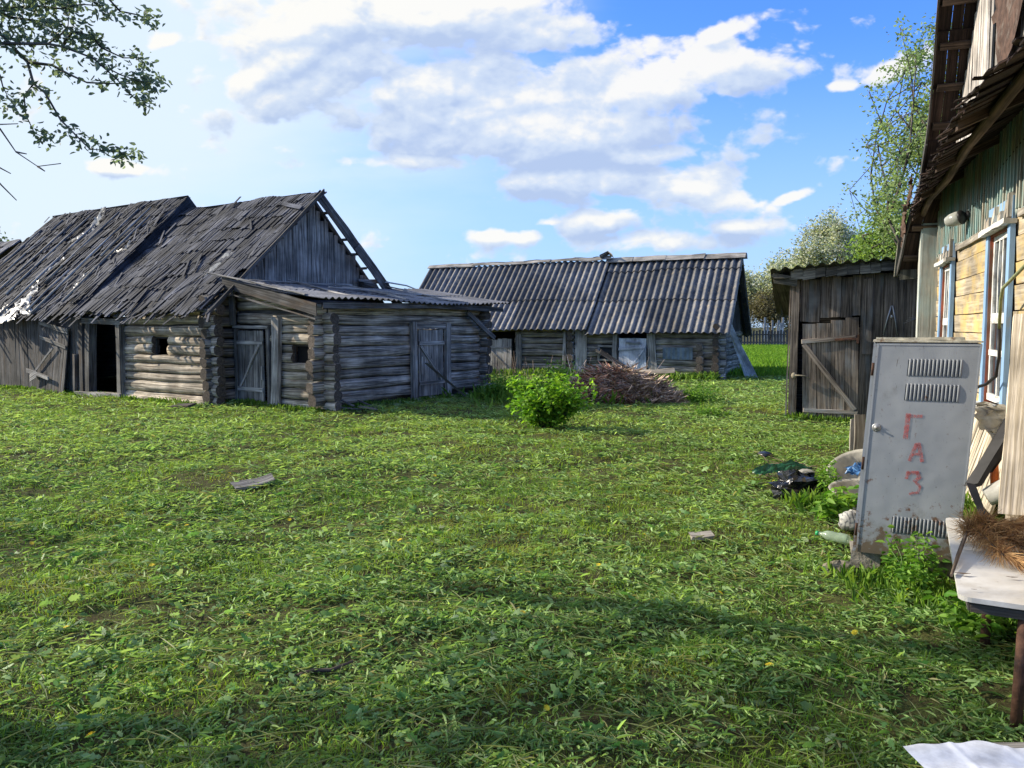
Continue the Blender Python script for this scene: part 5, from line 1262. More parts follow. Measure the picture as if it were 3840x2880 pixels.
M_CREAM = plain('cream_metal', (.45,.42,.33), .6, 0., .4, 14., .2, tint=(.2,.12,.07))
build_cabinet()

# ================================================================== things round the cabinet and the house wall
def rock(name, c, s, label, cat='rock', mat=None, seed=0, parent=None):
    mb = MB(); n = 9
    def f(i, j):
        a = 2*PI*i; b = PI*(j-.5); r = 1+.55*float(vnoise(math.cos(a)*1.6+seed, math.sin(a)*1.6+b*1.3, seed))
        return np.array(c)+v3(s[0]*math.cos(a)*math.cos(b), s[1]*math.sin(a)*math.cos(b), s[2]*math.sin(b))*r
    mb.grid(f, 14, 8, 1., 0, False); o = mb.build(name, mat or M_ROCK, None, (c[0], c[1], 0)); tag(o, label, cat); return o
def misc():
    rock('rock', v3(2.33, 5.36, .03), (.11, .075, .06), 'pale broken stone lying in grass just left of the brick under the cabinet', seed=3)
    # bottle
    mb = MB(); p = at(3185, 2035, 5.95); q = at(3072, 2005, 6.12); d = unit(q-p); base = v3(p[0], p[1], .075); d = unit(v3(d[0], d[1], .02))
    L_ = .30; mb.lathe(base, d, [(0, 0), (0, .028), (.015, .040), (.08, .041), (.095, .036), (.14, .040), (.18, .036), (.215, .018), (.235, .015), (.245, .015)], 18)
    o = mb.build('plastic_bottle', P_BOTTLE, None, (base[0], base[1], 0)); tag(o, 'empty pale green plastic bottle lying in the grass', 'bottle')
    m2 = MB(); m2.lathe(base+d*.243, d, [(0, 0), (0, .018), (.024, .018), (.026, 0)], 14); m2.build('cap', P_CAP, o)
    # basins
    def basin(c, r, h, name, label, mat, tilt, sx=1.):
        mb = MB(); ax = unit(tilt); mb.lathe(c, ax, [(0, .0), (0, r*.70), (h*.5, r*.86), (h*.93, r*.97), (h, r*1.06), (h*1.03, r*1.04), (h*.95, r*.93), (h*.5, r*.82), (.02, r*.66), (.02, 0)], 26, sx=sx)
        o = mb.build(name, mat, None, (c[0], c[1], 0)); tag(o, label, 'basin'); return o
    basin(at(3240, 1815, 7.8)*1.0, .30, .22, 'plastic_basin', 'cream plastic basin holding a blue bag, upper of the two behind the cabinet', P_CREAM, (-.45, -.30, 1))
    c = at(3240, 1785, 7.7); mb = MB(); crumple(mb, [c+v3(-.16, .0, .02), c+v3(-.05, -.02, .05), c+v3(.1, 0, .03)], [.12, .16, .14], v3(-.3, -.5, .9), 91, lift=.06, noise=.1)
    o = mb.build('blue_bag', P_BLUE, None, tuple(c)); tag(o, 'crumpled blue plastic bag inside the cream basin', 'bag')
    basin(at(3225, 1905, 7.2), .26, .20, 'plastic_basin', 'low off-white basin half hidden by plants, lower of the two behind the cabinet', P_CREAM, (-.1, -.1, 1))
    c = at(3225, 1745, 8.3); mb = MB(); crumple(mb, [c+v3(-.12, 0, -.05), c+v3(.05, 0, .03), c+v3(.25, 0, 0)], [.12, .2, .2], v3(-.2, -.6, .7), 95, lift=.06, noise=.12)
    o = mb.build('white_bag', P_WHITE, None, tuple(c)); tag(o, 'crumpled white plastic scrap above the basins', 'bag')
    # striped rag bundle
    mb = MB(); c = at(3195, 1985, 6.45); c[2] = max(c[2], .10)
    def f(i, j): a = 2*PI*i; b = PI*(j-.5); r = 1+.6*float(vnoise(a*1.5, b*2, 5))+.35*float(vnoise(a*4, b*5, 6)); return c+v3(.12*math.cos(a)*math.cos(b), .10*math.sin(a)*math.cos(b), .085*math.sin(b))*r
    mb.grid(f, 18, 12, 1.); o = mb.build('rag_bundle', M_STRIPE, None, (c[0], c[1], 0)); tag(o, 'white and grey striped rag bundle against the left edge of the cabinet', 'rag')
    # bin bag with green plastic
    c = v3(2.92, 7.75, .10); mb = MB()
    def f(i, j): a = 2*PI*i; b = PI*(j-.5); r = 1+.8*float(vnoise(a*1.9, b*2.6, 8))+.3*float(vnoise(a*6, b*7, 9)); return c+v3(.26*math.cos(a)*math.cos(b), .20*math.sin(a)*math.cos(b), .15*math.sin(b))*r
    mb.grid(f, 30, 18, 1., 0, False); o = mb.build('bin_bag', P_BLACK, None, (c[0], c[1], 0)); tag(o, 'torn shiny black plastic rubbish bag in the grass', 'bag')
    mb = MB(); c = v3(2.86, 8.05, .20)
    crumple(mb, [c+v3(-.28, 0, -.02), c+v3(-.08, .0, .04), c+v3(.12, .02, .06), c+v3(.30, 0, .02)], [.10, .12, .12, .08], v3(-.1, -.6, .8), 98, lift=.05, noise=.05)
    o = mb.build('green_plastic', P_GREEN, None, tuple(c)); tag(o, 'dark green plastic scrap lying on the black rubbish bag', 'plastic scrap')
    rock('cap_lid', v3(3.02, 7.82, .26), (.08, .06, .03), 'small pale lid lying on top of the black rubbish bag', 'lid', P_CREAM, 4)
    mb = MB(); c = v3(3.0, 8.35, .12)
    for k in range(90):
        a = random.uniform(0, 2*PI); d = v3(math.cos(a), math.sin(a), random.uniform(-.1, .4)); p = c+v3(random.gauss(0, .15), random.gauss(0, .10), random.uniform(-.06, .1))
        mb.tube([p, p+d*.1+v3(0, 0, .02), p+d*random.uniform(.15, .3)], [.004, .004, .002], 4, random.uniform(.6, 1.5))
    o = mb.build('twig_heap', W_TWIG, None, (3.0, 8.35, 0)); tag(o, 'small heap of dry roots and twigs behind the black rubbish bag', 'twigs')
    # pieces of wood lying in the yard
    mb = MB(); mb.plank(v3(-3.02, 8.20, .02), v3(-2.66, 8.46, .07), v3(-.05, .07, .02), v3(0, 0, .015), .85, 5, .012); o = mb.build('weathered_plank', W_GREY, None, (-2.8, 8.5, 0)); tag(o, 'short weathered grey plank lying in the middle of the lawn', 'plank')
    mb = MB(); mb.plank(v3(1.44, 6.10, .06), v3(1.62, 6.13, .07), v3(0, .045, .01), v3(0, 0, .012), 1.2, 2, .006); o = mb.build('wood_chip', W_TRIM, None, (1.5, 6.1, 0)); tag(o, 'small pale wood chip lying in grass left of the cabinet', 'wood chip')
    mb = MB(); mb.tube([v3(-1.10, 3.62, .04), v3(-.98, 3.68, .06), v3(-.9, 3.70, .05), v3(-.80, 3.76, .07)], [.012, .010, .010, .006], 6, .7); o = mb.build('twig', W_TWIG, None, (-.95, 3.7, 0)); tag(o, 'short dark twig lying in the near grass', 'twig')
    mb = MB(); mb.lathe(v3(3.42, 10.3, .0), (0, 0, 1), [(0, 0), (0, .09), (.03, .11), (.06, .07), (.07, 0)], 14, sx=1.3); o = mb.build('dark_bowl', P_BLACK, None, (3.42, 10.3, 0)); tag(o, 'dark overturned bowl in the grass in front of the shed door', 'bowl')
    rock('white_sack', v3(-.50, 19.9, .12), (.26, .2, .16), 'pale sack in weeds at the far corner of the annex', 'sack', P_FILM, 6)
    # leaning boards behind the cabinet
    mb = MB(); s = 3.05
    while s < 5.0:
        w = random.uniform(.05, .10); mb.plank(hse(s, .32, .0), hse(s+random.uniform(-.02, .02), .07, .93+random.uniform(-.03, .03)), (hse(w/2-.003, 0, 0)-hse(0, 0, 0)), HN3*.012, random.uniform(1., 1.5), 3); s += w
    o = mb.build('plank_row', W_PALE, None, hse(4, .2, 0)); tag(o, 'row of pale upright slats leaning on the house wall behind the cabinet', 'slats')
    def pl(px, py, Y): return at(px, py, Y)
    mb = MB(); mb.plank(pl(3640, 1820, 4.9), pl(3795, 1560, 5.0), unit(v3(.5, -.6, .35))*.045, CY*.008, 1.); mb.plank(pl(3652, 1826, 5.0), pl(3800, 1575, 5.1), unit(v3(.9, -.3, .2))*.03, CX*.01, 1.)
    mb.plank(pl(3642, 1815, 4.88), pl(3690, 1945, 4.75), CX*.022, CY*.006, 1.); mb.plank(pl(3795, 1600, 5.05), pl(3785, 1690, 5.05), CX*.03, CY*.01, .9); mb.plank(pl(3785, 1640, 5.12), pl(3700, 1770, 5.05), CX*.03, CY*.02, .9)
    o = mb.build('bent_black_profile', M_BLACK, None, pl(3642, 1815, 4.88)); tag(o, 'bent black metal profile leaning between the cabinet and the house', 'metal profile')
    mb = MB(); crumple(mb, [pl(3745, 1515, 5.6), pl(3745, 1550, 5.5), pl(3752, 1600, 5.4), pl(3768, 1650, 5.35)], [.30, .34, .26, .08], -CY, 61, lift=.05, noise=.08)
    o = mb.build('plastic_wrap', P_WHITE, None, pl(3745, 1550, 5.5)); tag(o, 'white plastic wrap hanging below the near window sill', 'plastic wrap')
    mb = MB(); mb.plank(pl(3790, 1930, 4.35), pl(3850, 1180, 4.55), v3(.055, -.03, .005), v3(-.01, -.018, 0), 1.7, 5, .004); mb.plank(pl(3818, 1930, 4.45), pl(3880, 1180, 4.65), v3(.07, .05, .0), v3(.02, -.02, 0), .9, 5, .004)
    mb.plank(pl(3860, 2000, 4.5), pl(3930, 1200, 4.7), v3(.12, -.03, 0), v3(0, .02, 0), .8, 4)
    o = mb.build('leaning_post', W_PALE, None, (2.9, 4.4, 0)); tag(o, 'pale sawn post leaning at the right edge of the picture', 'post')
    mb = MB(); mb.tube([pl(3728, 1700, 5.4), pl(3730, 1780, 5.3), pl(3728, 1850, 5.2)], [.02, .028, .022], 8); o = mb.build('orange_hose', P_ORANGE, None, pl(3728, 1850, 5.2)); tag(o, 'orange plastic piece among slats behind the cabinet', 'plastic piece')
    mb = MB(); c = pl(3700, 1865, 5.0); mb.lathe(c, unit(v3(.55, -.2, .35)), [(0, 0), (0, .06), (.15, .072), (.16, .078), (.165, .06), (.02, .05), (.02, 0)], 16); o = mb.build('white_tub', P_WHITE, None, tuple(c)); tag(o, 'small white plastic tub tipped over beside the cabinet', 'tub')
    mb = MB()
    for k in range(40):
        c = v3(random.uniform(3.15, 3.75), random.uniform(4.7, 5.6), random.uniform(.0, .35)); d = v3(random.gauss(0, 1), random.gauss(0, 1), random.gauss(0, .6)); d = unit(d)
        mb.plank(c, c+d*random.uniform(.1, .4), unit(np.cross(d, (0, .1, 1)))*.025, v3(0, 0, .006), random.uniform(.4, 1.2), 2, .005)
    o = mb.build('scrap_wood_heap', W_DARK, None, (3.4, 5.2, 0)); tag(o, 'dark heap of scrap wood between the cabinet and the house wall', 'scrap wood')
    mb = MB(); mb.plank(pl(3208, 1690, 9.0), pl(3212, 1570, 9.0), v3(.07, 0, 0), v3(0, .01, 0), 1.1); mb.plank(pl(3222, 1690, 8.9), pl(3224, 1555, 8.9), v3(.06, 0, 0), v3(0, .01, 0), .9)
    o = mb.build('upright_boards', W_TRIM, None, v3(*pl(3210, 1690, 9.0)[:2], 0)); tag(o, 'two short grey boards standing just left of the cabinet, behind the basins', 'boards')
W_STICK = wood('pale_stick', (.24,.18,.145), (.62,.50,.40), gs=(2., 20.), crack=.3)
W_TWIG = wood('dry_twig', (.08,.055,.04), (.24,.18,.13), gs=(2., 20.), crack=.3)
def stripe():
    m, nt, bs, out = newmat('striped_cloth'); t = NT(nt); ob = t.n('ShaderNodeTexCoord').outputs['Object']
    wv = t.n('ShaderNodeTexWave'); wv.inputs['Scale'].default_value = 11; wv.inputs['Distortion'].default_value = 9; t.l(ob, wv.inputs[0])
    t.l(t.mix(t.mr(t.math('ADD', t.math('MULTIPLY', wv.outputs['Fac'], .4), t.noise(ob, 18., 5)), .48, .75), (.13,.13,.14), (.40,.39,.36)), bs.inputs['Base Color']); bs.inputs['Roughness'].default_value = .8; return m
M_STRIPE = stripe()
misc()

# ================================================================== table, pine branch, paper
def build_table():
    tz = .56; e = unit(v3(.88, -.475, 0)); f = unit(v3(.75, 1.44, 0)); P0 = v3(1.98, 3.33, tz)
    T = thing('low_table', 'low table with worn white top and rusty pipe legs at right edge', 'table', (2.4, 3.9, 0))
    mb = MB(); t = 1.60; w = .95; r = .05
    q = lambda a, b, z=0: P0+e*a+f*b+ZZ*z
    outl = []
    for (cx, cy, a0) in ((r, r, PI), (w, 0, None), (w, t, None), (r, t-r, PI/2)):
        if a0 is None: outl.append((cx, cy)); continue
        for k in range(6):
            a = a0+(PI/2)*k/5 if a0 == PI else a0+(PI/2)*k/5
            outl.append((cx+r*math.cos(a), cy+r*math.sin(a)))
    top = [q(a, b, .0) for a, b in outl]; bot = [q(a, b, -.022) for a, b in outl]; 
    mb.poly(top, 1., axis=e); mb.poly(bot[::-1], 1., axis=e)
    for i in range(len(top)): j = (i+1) % len(top); mb.poly([bot[i], bot[j], top[j], top[i]], 1.)
    mb.build('tabletop', M_TABLE, T)
    mb = MB(); mb.plank(q(.04, .04, -.05), q(w, .02, -.05), ZZ*.026, f*.015, .8, 4); mb.plank(q(.05, .05, -.05), q(.05, t-.1, -.05), ZZ*.026, e*.015, .8, 4); mb.build('apron', W_DARK, T)
    for (x, y, tx, ty) in ((2.20, 3.24, .03, .02), (2.58, 4.08, .02, .02), (2.75, 3.0, 0, 0)):
        mb = MB(); mb.tube([v3(x, y, -.03), v3(x+tx, y+ty, tz-.03)], .024, 12); mb.build('leg', M_RUST, T)
    # dead pine branch lying on the table
    def P(px, py, h): d = ray(px, py); return OC+d*((tz+h-CAMH)/d[2])
    b = thing('pine_branch', 'dead brown pine branch with dry needles lying on the white table', 'branch', tuple(P(3580, 2150, .02)))
    stem = [P(3568, 2158, .012), P(3592, 2085, .03), P(3620, 2010, .06), P(3640, 1960, .10), P(3700, 1965, .13), P(3780, 1975, .14), P(3860, 1965, .14), P(3960, 1960, .12)]
    stem2 = [P(3640, 1975, .09), P(3700, 2020, .09), P(3760, 2080, .07), P(3850, 2120, .05), P(3930, 2150, .04)]
    mb = MB(); mb.tube(stem, [.007, .010, .010, .009, .008, .007, .006, .005], 7, .9); mb.tube(stem2, [.007, .006, .006, .005, .004], 6, .9); mb.tube([stem[4], P(3745, 2010, .09), P(3850, 2040, .08), P(3930, 2060, .07)], [.006, .005, .005, .004], 6)
    mb.build('stem', W_TWIG, b)
    lines = [(stem[2:], 2700, .11), (stem2, 1500, .10), ([stem[4], P(3745, 2010, .09), P(3850, 2040, .08), P(3930, 2060, .07)], 1700, .12)]
    Vs, Cs = [], []
    for pts, n, L_ in lines:
        pts = np.array(pts); k = RS.uniform(0, len(pts)-1.001, n); i = k.astype(int); f_ = (k-i)[:, None]
        o = pts[i]*(1-f_)+pts[i+1]*f_; d = pts[i+1]-pts[i]; d /= np.linalg.norm(d, axis=1)[:, None]
        rnd = RS.normal(0, 1, (n, 3)); rnd /= np.linalg.norm(rnd, axis=1)[:, None]
        spread = np.where(k < 2.0, 1.0, .5)[:, None]
        a = d+rnd*spread; a /= np.linalg.norm(a, axis=1)[:, None]; a[:, 2] = np.where(o[:, 2] < tz+.05, np.abs(a[:, 2])*.3, a[:, 2])
        l = (L_*RS.uniform(.6, 1.25, n))[:, None]; s = np.cross(a, RS.normal(0, 1, (n, 3))); s /= np.linalg.norm(s, axis=1)[:, None]
        w_ = .0013; m = o+a*l*.5+v3(0, 0, .004); tp = o+a*l-v3(0, 0, .006)
        tp[:, 2] = np.maximum(tp[:, 2], tz+.004)
        Vs.append(np.stack([o-s*w_, o+s*w_, m+s*w_, m-s*w_, tp+s*w_*.3, tp-s*w_*.3], 1).reshape(-1, 3))
        Cs.append(colmix(n, (.16,.07,.03), (.55,.34,.15), RS.uniform(0, 1, n)**1.2, .2))
    V = np.concatenate(Vs); C_ = np.concatenate(Cs); n = len(C_); i = np.arange(n)[:, None]*6
    F_ = np.stack([np.concatenate([i, i+1, i+2, i+3], 1), np.concatenate([i+3, i+2, i+4, i+5], 1)], 1).reshape(-1, 4)
    fastmesh('needles', V, F_, np.repeat(C_, 2, 0), M_DRY, b)
    # loose leaves on the table
    for (px, py, l, lab, col) in ((3610, 2158, .07, 'dry twig bit lying near the left edge of the white table', W_TWIG), (3795, 2172, .05, 'dark withered leaf in the middle of the white table', W_TWIG), (3652, 2218, .025, 'tiny dark leaf scrap near the front edge of the white table', W_TWIG)):
        p = P(px, py, .004); mb = MB(); crumple(mb, [p-e*l/2, p, p+e*l/2+f*l*.3], [l*.1, l*.35, l*.1], ZZ, int(px), lift=.002, noise=.004, sub=3, nv=3); o = mb.build('withered_leaf', col, None, tuple(p)); tag(o, lab, 'leaf')
    # white paper sheet low at the right corner, on a wooden box
    bz = .38; bx = thing('wooden_box', 'low wooden box carrying a crumpled paper sheet at lower right corner', 'box', (1.6, 2.3, 0))
    mb = MB()
    for k in range(5): mb.plank(v3(1.40, 2.22+.10*k-.2, bz-.02), v3(2.3, 2.22+.10*k-.2, bz-.02), v3(0, .048, 0), ZZ*.01, .9, 2)
    mb.build('box_top', W_GREY, bx); mb = MB()
    for (p, q_) in ((v3(1.41, 2.0, .18), v3(2.3, 2.0, .18)), (v3(1.41, 2.44, .18), v3(2.3, 2.44, .18))): mb.plank(p, q_, ZZ*.18, v3(0, .01, 0), .8, 2)
    mb.plank(v3(1.40, 2.0, .18), v3(1.40, 2.44, .18), ZZ*.18, v3(.01, 0, 0), .8, 2); mb.build('box_side', W_GREY, bx)
    def Pz(px, py, z): d = ray(px, py); return OC+d*((z-CAMH)/d[2])
    zb = bz+.006; A_ = Pz(3400, 2815, zb); B_ = Pz(3900, 2780, zb)
    def f(i, j):
        p = A_*(1-i)+B_*i; p = p+v3(.0, -.5*j, 0); h = .006*abs(float(vnoise(i*5, j*4, 3)))*2+.004*math.exp(-((i-.35)/.02)**2)+.004*math.exp(-((i-.72-.1*j)/.02)**2)
        y = (.03*math.sin(i*5+1)+.04/(1+math.exp(-(i-.4)*30))-.04/(1+math.exp(-(i-.7)*30))+.02*float(vnoise(i*9, 0, 6)))*max(0, 1-j*3)
        return p+v3(0, y, h)
    mb = MB(); mb.grid(f, 50, 30, 1.); o = mb.build('paper_sheet', P_PAPER, None, tuple(A_)); tag(o, 'crumpled white paper sheet at the lower right corner', 'paper')
def tablemat():
    m, nt, bs, out = newmat('worn_white_tabletop'); t = NT(nt); ob = t.n('ShaderNodeTexCoord').outputs['Object']
    n1 = t.noise(ob, 2.6, 6, .6, .8); n2 = t.noise(ob, 26., 6, .7)
    c = t.mix(t.mr(n1, .35, .7), (.66,.65,.63), (.46,.43,.38)); c = t.mix(t.mr(n2, .62, .74, 0, .7), c, (.20,.18,.16))
    t.l(c, bs.inputs['Base Color']); bs.inputs['Roughness'].default_value = .42; t.bump(n1, bs, .08, .01); return m
M_TABLE = tablemat()
build_table()

# ================================================================== plants, pile, fence, trees
def bush():
    c = v3(.60, 13.2, 0); T = thing('currant_bush', 'round bright green currant bush standing in the yard before the brush pile', 'bush', tuple(c))
    mb = MB(); tips = []
    for k in range(46):
        a = random.uniform(0, 2*PI); r = random.uniform(.15, .78); h = random.uniform(.55, 1.08)*(1-.28*r/.78)
        h *= random.choice((.9, .85, 1.05, .75)); p1 = c+v3(math.cos(a)*r*.35, math.sin(a)*r*.35, h*.5); p2 = c+v3(math.cos(a)*r, math.sin(a)*r, h); mb.tube([c+v3(math.cos(a)*.07, math.sin(a)*.07, -.03), p1, p2], [.010, .007, .003], 5, .8)
        for q in range(9):
            t = random.uniform(.35, 1.05); tips.append((p1 if t < .6 else p1*(1-(t-.5)*2)+p2*(t-.5)*2)+v3(random.gauss(0, .07), random.gauss(0, .07), random.gauss(0, .06)))
    mb.build('stem', W_TWIG, T)
    tips = np.array(tips); n = 5200; P = tips[RS.randint(0, len(tips), n)]+RS.normal(0, .065, (n, 3)); P[:, 2] = np.maximum(P[:, 2], .05)
    r = np.hypot(P[:, 0]-c[0], P[:, 1]-c[1]); P = P[(r < .88)]; n = len(P)
    Vs, Fs, off = [], [], 0; sz = RS.uniform(.05, .10, n)
    V, F_ = leaves(P, sz, .75, (-.5, .35), PI*.35, .2, .25)
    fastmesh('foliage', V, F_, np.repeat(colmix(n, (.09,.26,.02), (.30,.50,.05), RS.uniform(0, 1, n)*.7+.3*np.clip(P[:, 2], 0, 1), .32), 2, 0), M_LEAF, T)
bush()
def weed(name, c, r, h, n, label, cA=(.08,.22,.02), cB=(.26,.44,.07), ls=(.04, .09), stems=10, seed=0):
    c = np.array(c, float); T = thing(name, label, 'plant', tuple(c)); mb = MB(); tips = []
    for k in range(stems):
        a = random.uniform(0, 2*PI); rr = random.uniform(.1, 1)*r; p2 = c+v3(math.cos(a)*rr, math.sin(a)*rr, h*random.uniform(.5, 1.)); mb.tube([c+v3(math.cos(a)*rr*.4, math.sin(a)*rr*.4, -.02), (c+p2)/2+v3(0, 0, .05), p2], [.005, .004, .002], 5)
        for q in range(7): tips.append(c*(1-q/6.)+p2*q/6.+v3(math.cos(a)*rr*.4*(1-q/6.), math.sin(a)*rr*.4*(1-q/6.), 0))
    mb.build('stem', M_STEM, T); tips = np.array(tips); n = int(n*1.7); P = tips[RS.randint(0, len(tips), n)]+RS.normal(0, r*.13, (n, 3)); P[:, 2] = np.maximum(P[:, 2], .02)
    V, F_ = leaves(P, RS.uniform(ls[0]*.6, ls[1]*.75, n), .5, (-.4, .5), PI*.4, .15, .3)
    fastmesh('foliage', V, F_, np.repeat(colmix(n, cA, cB, RS.uniform(0, 1, n)), 2, 0), M_LEAF, T)
M_STEM = plain('green_stem', (.10,.17,.05), .7, 0, .2)
weed('nettle', (2.62, 4.95, 0), .24, .36, 420, 'leafy green nettles growing at the foot of the gas cabinet')
weed('nettle', (2.98, 4.75, 0), .20, .40, 330, 'green nettles between the cabinet and the table back edge')
weed('weed', (2.62, 4.25, 0), .25, .22, 260, 'low broad-leaved weeds under the back of the table', ls=(.05, .11))
weed('weed', (2.95, 3.6, 0), .22, .28, 220, 'weeds growing behind the near table leg', ls=(.05, .10))
weed('burdock', (2.95, 6.85, 0), .26, .30, 190, 'broad-leaved burdock growing left of the cabinet before the basins', ls=(.08, .16))
weed('nettle', (3.15, 7.55, 0), .18, .42, 260, 'upright nettles between the black rubbish bag and basins')
weed('weed', (-.2, 18.4, 0), .6, .55, 900, 'tall weeds growing between the annex and the currant bush', ls=(.06, .13), stems=26)
weed('weed', (1.25, 20.2, 0), .6, .85, 900, 'tall green weeds behind the currant bush by the long barn', ls=(.06, .13), stems=26)
weed('weed', (4.3, 17.6, 0), .7, .35, 700, 'low weeds at the right end of the brush pile', ls=(.05, .12), stems=24)
weed('weed', (3.9, 14.9, 0), .4, .14, 300, 'low leafy weeds in the lawn in front of the brush pile', ls=(.05, .10), stems=14)
def sprigs():
    mb = MB()
    for k in range(26):
        p = v3(random.uniform(-.7, .9), random.uniform(19.6, 21.5), -.02); q = p+v3(random.gauss(0, .25), random.gauss(0, .2), random.uniform(.6, 1.15)); mb.tube([p, (p+q)/2+v3(random.gauss(0, .05), 0, 0), q], [.008, .007, .003], 4, random.uniform(1., 2.)); 
        if k % 2: mb.tube([(p+q)/2, (p+q)/2+v3(random.gauss(0, .2), 0, .3)], [.005, .002], 4, 1.6)
    o = mb.build('dry_stalks', W_TWIG, None, (0, 20, 0)); tag(o, 'bare dry upright stalks beside the leaning door of the long barn', 'stalks')
sprigs()
def brush_pile():
    c = v3(2.42, 17.9, 0); T = thing('brush_pile', 'wide heap of cut brown stems and dry grass before the long barn', 'brush pile', tuple(c))
    n = 13000; u = RS.uniform(-1, 1, n); vv = RS.uniform(-1, 1, n); H = np.clip(1-np.abs(u)**2.2, 0, 1)*np.clip(1-np.abs(vv)**2, 0, 1)
    P = np.stack([c[0]+u*1.28, c[1]+vv*.85, RS.uniform(0, 1, n)**.8*H*.78+.02], 1)
    V, F_ = leaves(P, RS.uniform(.15, .5, n), RS.uniform(.008, .022, n), (-.5, .6), PI, 0, .18)
    cc = colmix(n, (.28,.20,.155), (.80,.62,.48), RS.uniform(0, 1, n)**1.1, .2)
    redd = (u < .1) & (RS.uniform(0, 1, n) < .6); cc[redd] = cc[redd]*np.array([1.0, .72, .62])
    fastmesh('dry_grass', V, F_, np.repeat(cc, 2, 0), M_DRY, T)
    mb = MB()
    for k in range(260):
        a = random.uniform(0, 2*PI); x = random.uniform(-1.2, 1.2); y = random.uniform(-.7, .7); h = .62*(1-abs(x/1.4)**2)*(1-abs(y)**2)
        p = c+v3(x, y, max(.02, h*random.uniform(.3, 1))); d = unit(v3(math.cos(a), math.sin(a)*.6, random.gauss(.1, .35))); L_ = random.uniform(.3, .9)
        mb.tube([p-d*L_/2, p+v3(0, 0, .04), p+d*L_/2], [.006, .005, .003], 5, random.uniform(.8, 1.5))
    for k in range(34):
        p = c+v3(random.uniform(-1.2, 1.0), random.uniform(-.1, .7), .3); d = unit(v3(random.gauss(.1, .5), random.gauss(0, .4), 1)); mb.tube([p, p+d*.35, p+d*random.uniform(.5, .85)+v3(random.gauss(0, .06), 0, 0)], [.008, .006, .003], 4, random.uniform(.8, 2.))
    mb.build('sticks', W_STICK, T)
    mb = MB()
    def f(i, j): a = 2*PI*i; b = PI/2*j; r = 1+.4*float(vnoise(a*2, b*2, 12)); return c+v3(1.12*math.cos(a)*math.cos(b), .75*math.sin(a)*math.cos(b), .58*math.sin(b))*r
    mb.grid(f, 30, 8, .8); mb.build('pile_core', W_STICK, T)
    mb = MB(); p0 = at(1950+50, 1400, 18.6); a = at(2120+0, 1412, 18.1); b = at(2527, 1388, 17.8); mb.plank(at(2380, 1398, 18.0), b, v3(0, .02, .045), v3(0, .05, 0), 1.1, 4, .008)
    o = mb.build('pale_beam', W_PALE, None, tuple(b)); tag(o, 'pale sawn beam sticking out of the brush pile', 'beam')
    mb = MB(); mb.plank(at(2250, 1318, 18.3), at(2370, 1395, 18.0), v3(.02, 0, .05), v3(0, .02, 0), .8); o = mb.build('dark_board', W_DARK, None, tuple(at(2300, 1350, 18.2))); tag(o, 'dark slat stuck slanting in the brush pile before the white door', 'slat')
brush_pile()
def fence():
    T = thing('picket_fence', 'dark weathered picket fence across the far field', 'fence', (21, 66, 0)); 
    pk = MB(); x = 0; x0 = 15.5
    pk.plank(v3(x0, 66, .0), v3(x0, 66, 1.42), v3(.08, 0, 0), v3(0, .015, 0), .9, 2, .01); o = pk.build('picket', W_DARK, T)
    for k in range(1, 42):
        c = o.copy(); sc.collection.objects.link(c); c.parent = T; c.location = (k*.26, 0, random.uniform(-.09, .06)); c.rotation_euler = (0, random.uniform(-.03, .03)*0, 0)
    mb = MB(); mb.plank(v3(15.4, 66.06, .42), v3(26.6, 66.06, .42), ZZ*.05, v3(0, .03, 0), .9, 6); mb.plank(v3(15.4, 66.06, 1.08), v3(26.6, 66.06, 1.08), ZZ*.05, v3(0, .03, 0), .9, 6); mb.build('rail', W_DARK, T)
    T2 = thing('paling', 'taller broken grey palings standing just behind the picket fence', 'fence', (22.6, 67.5, 0)); mb = MB()
    for k in range(7): x = 22+k*.28; mb.plank(v3(x, 67.5, 0), v3(x+random.gauss(0, .12), 67.5, random.uniform(2.0, 2.9)), v3(.09, 0, 0), v3(0, .02, 0), random.uniform(1.3, 2.2), 2)
    mb.build('pale', W_GREY, T2)
fence()

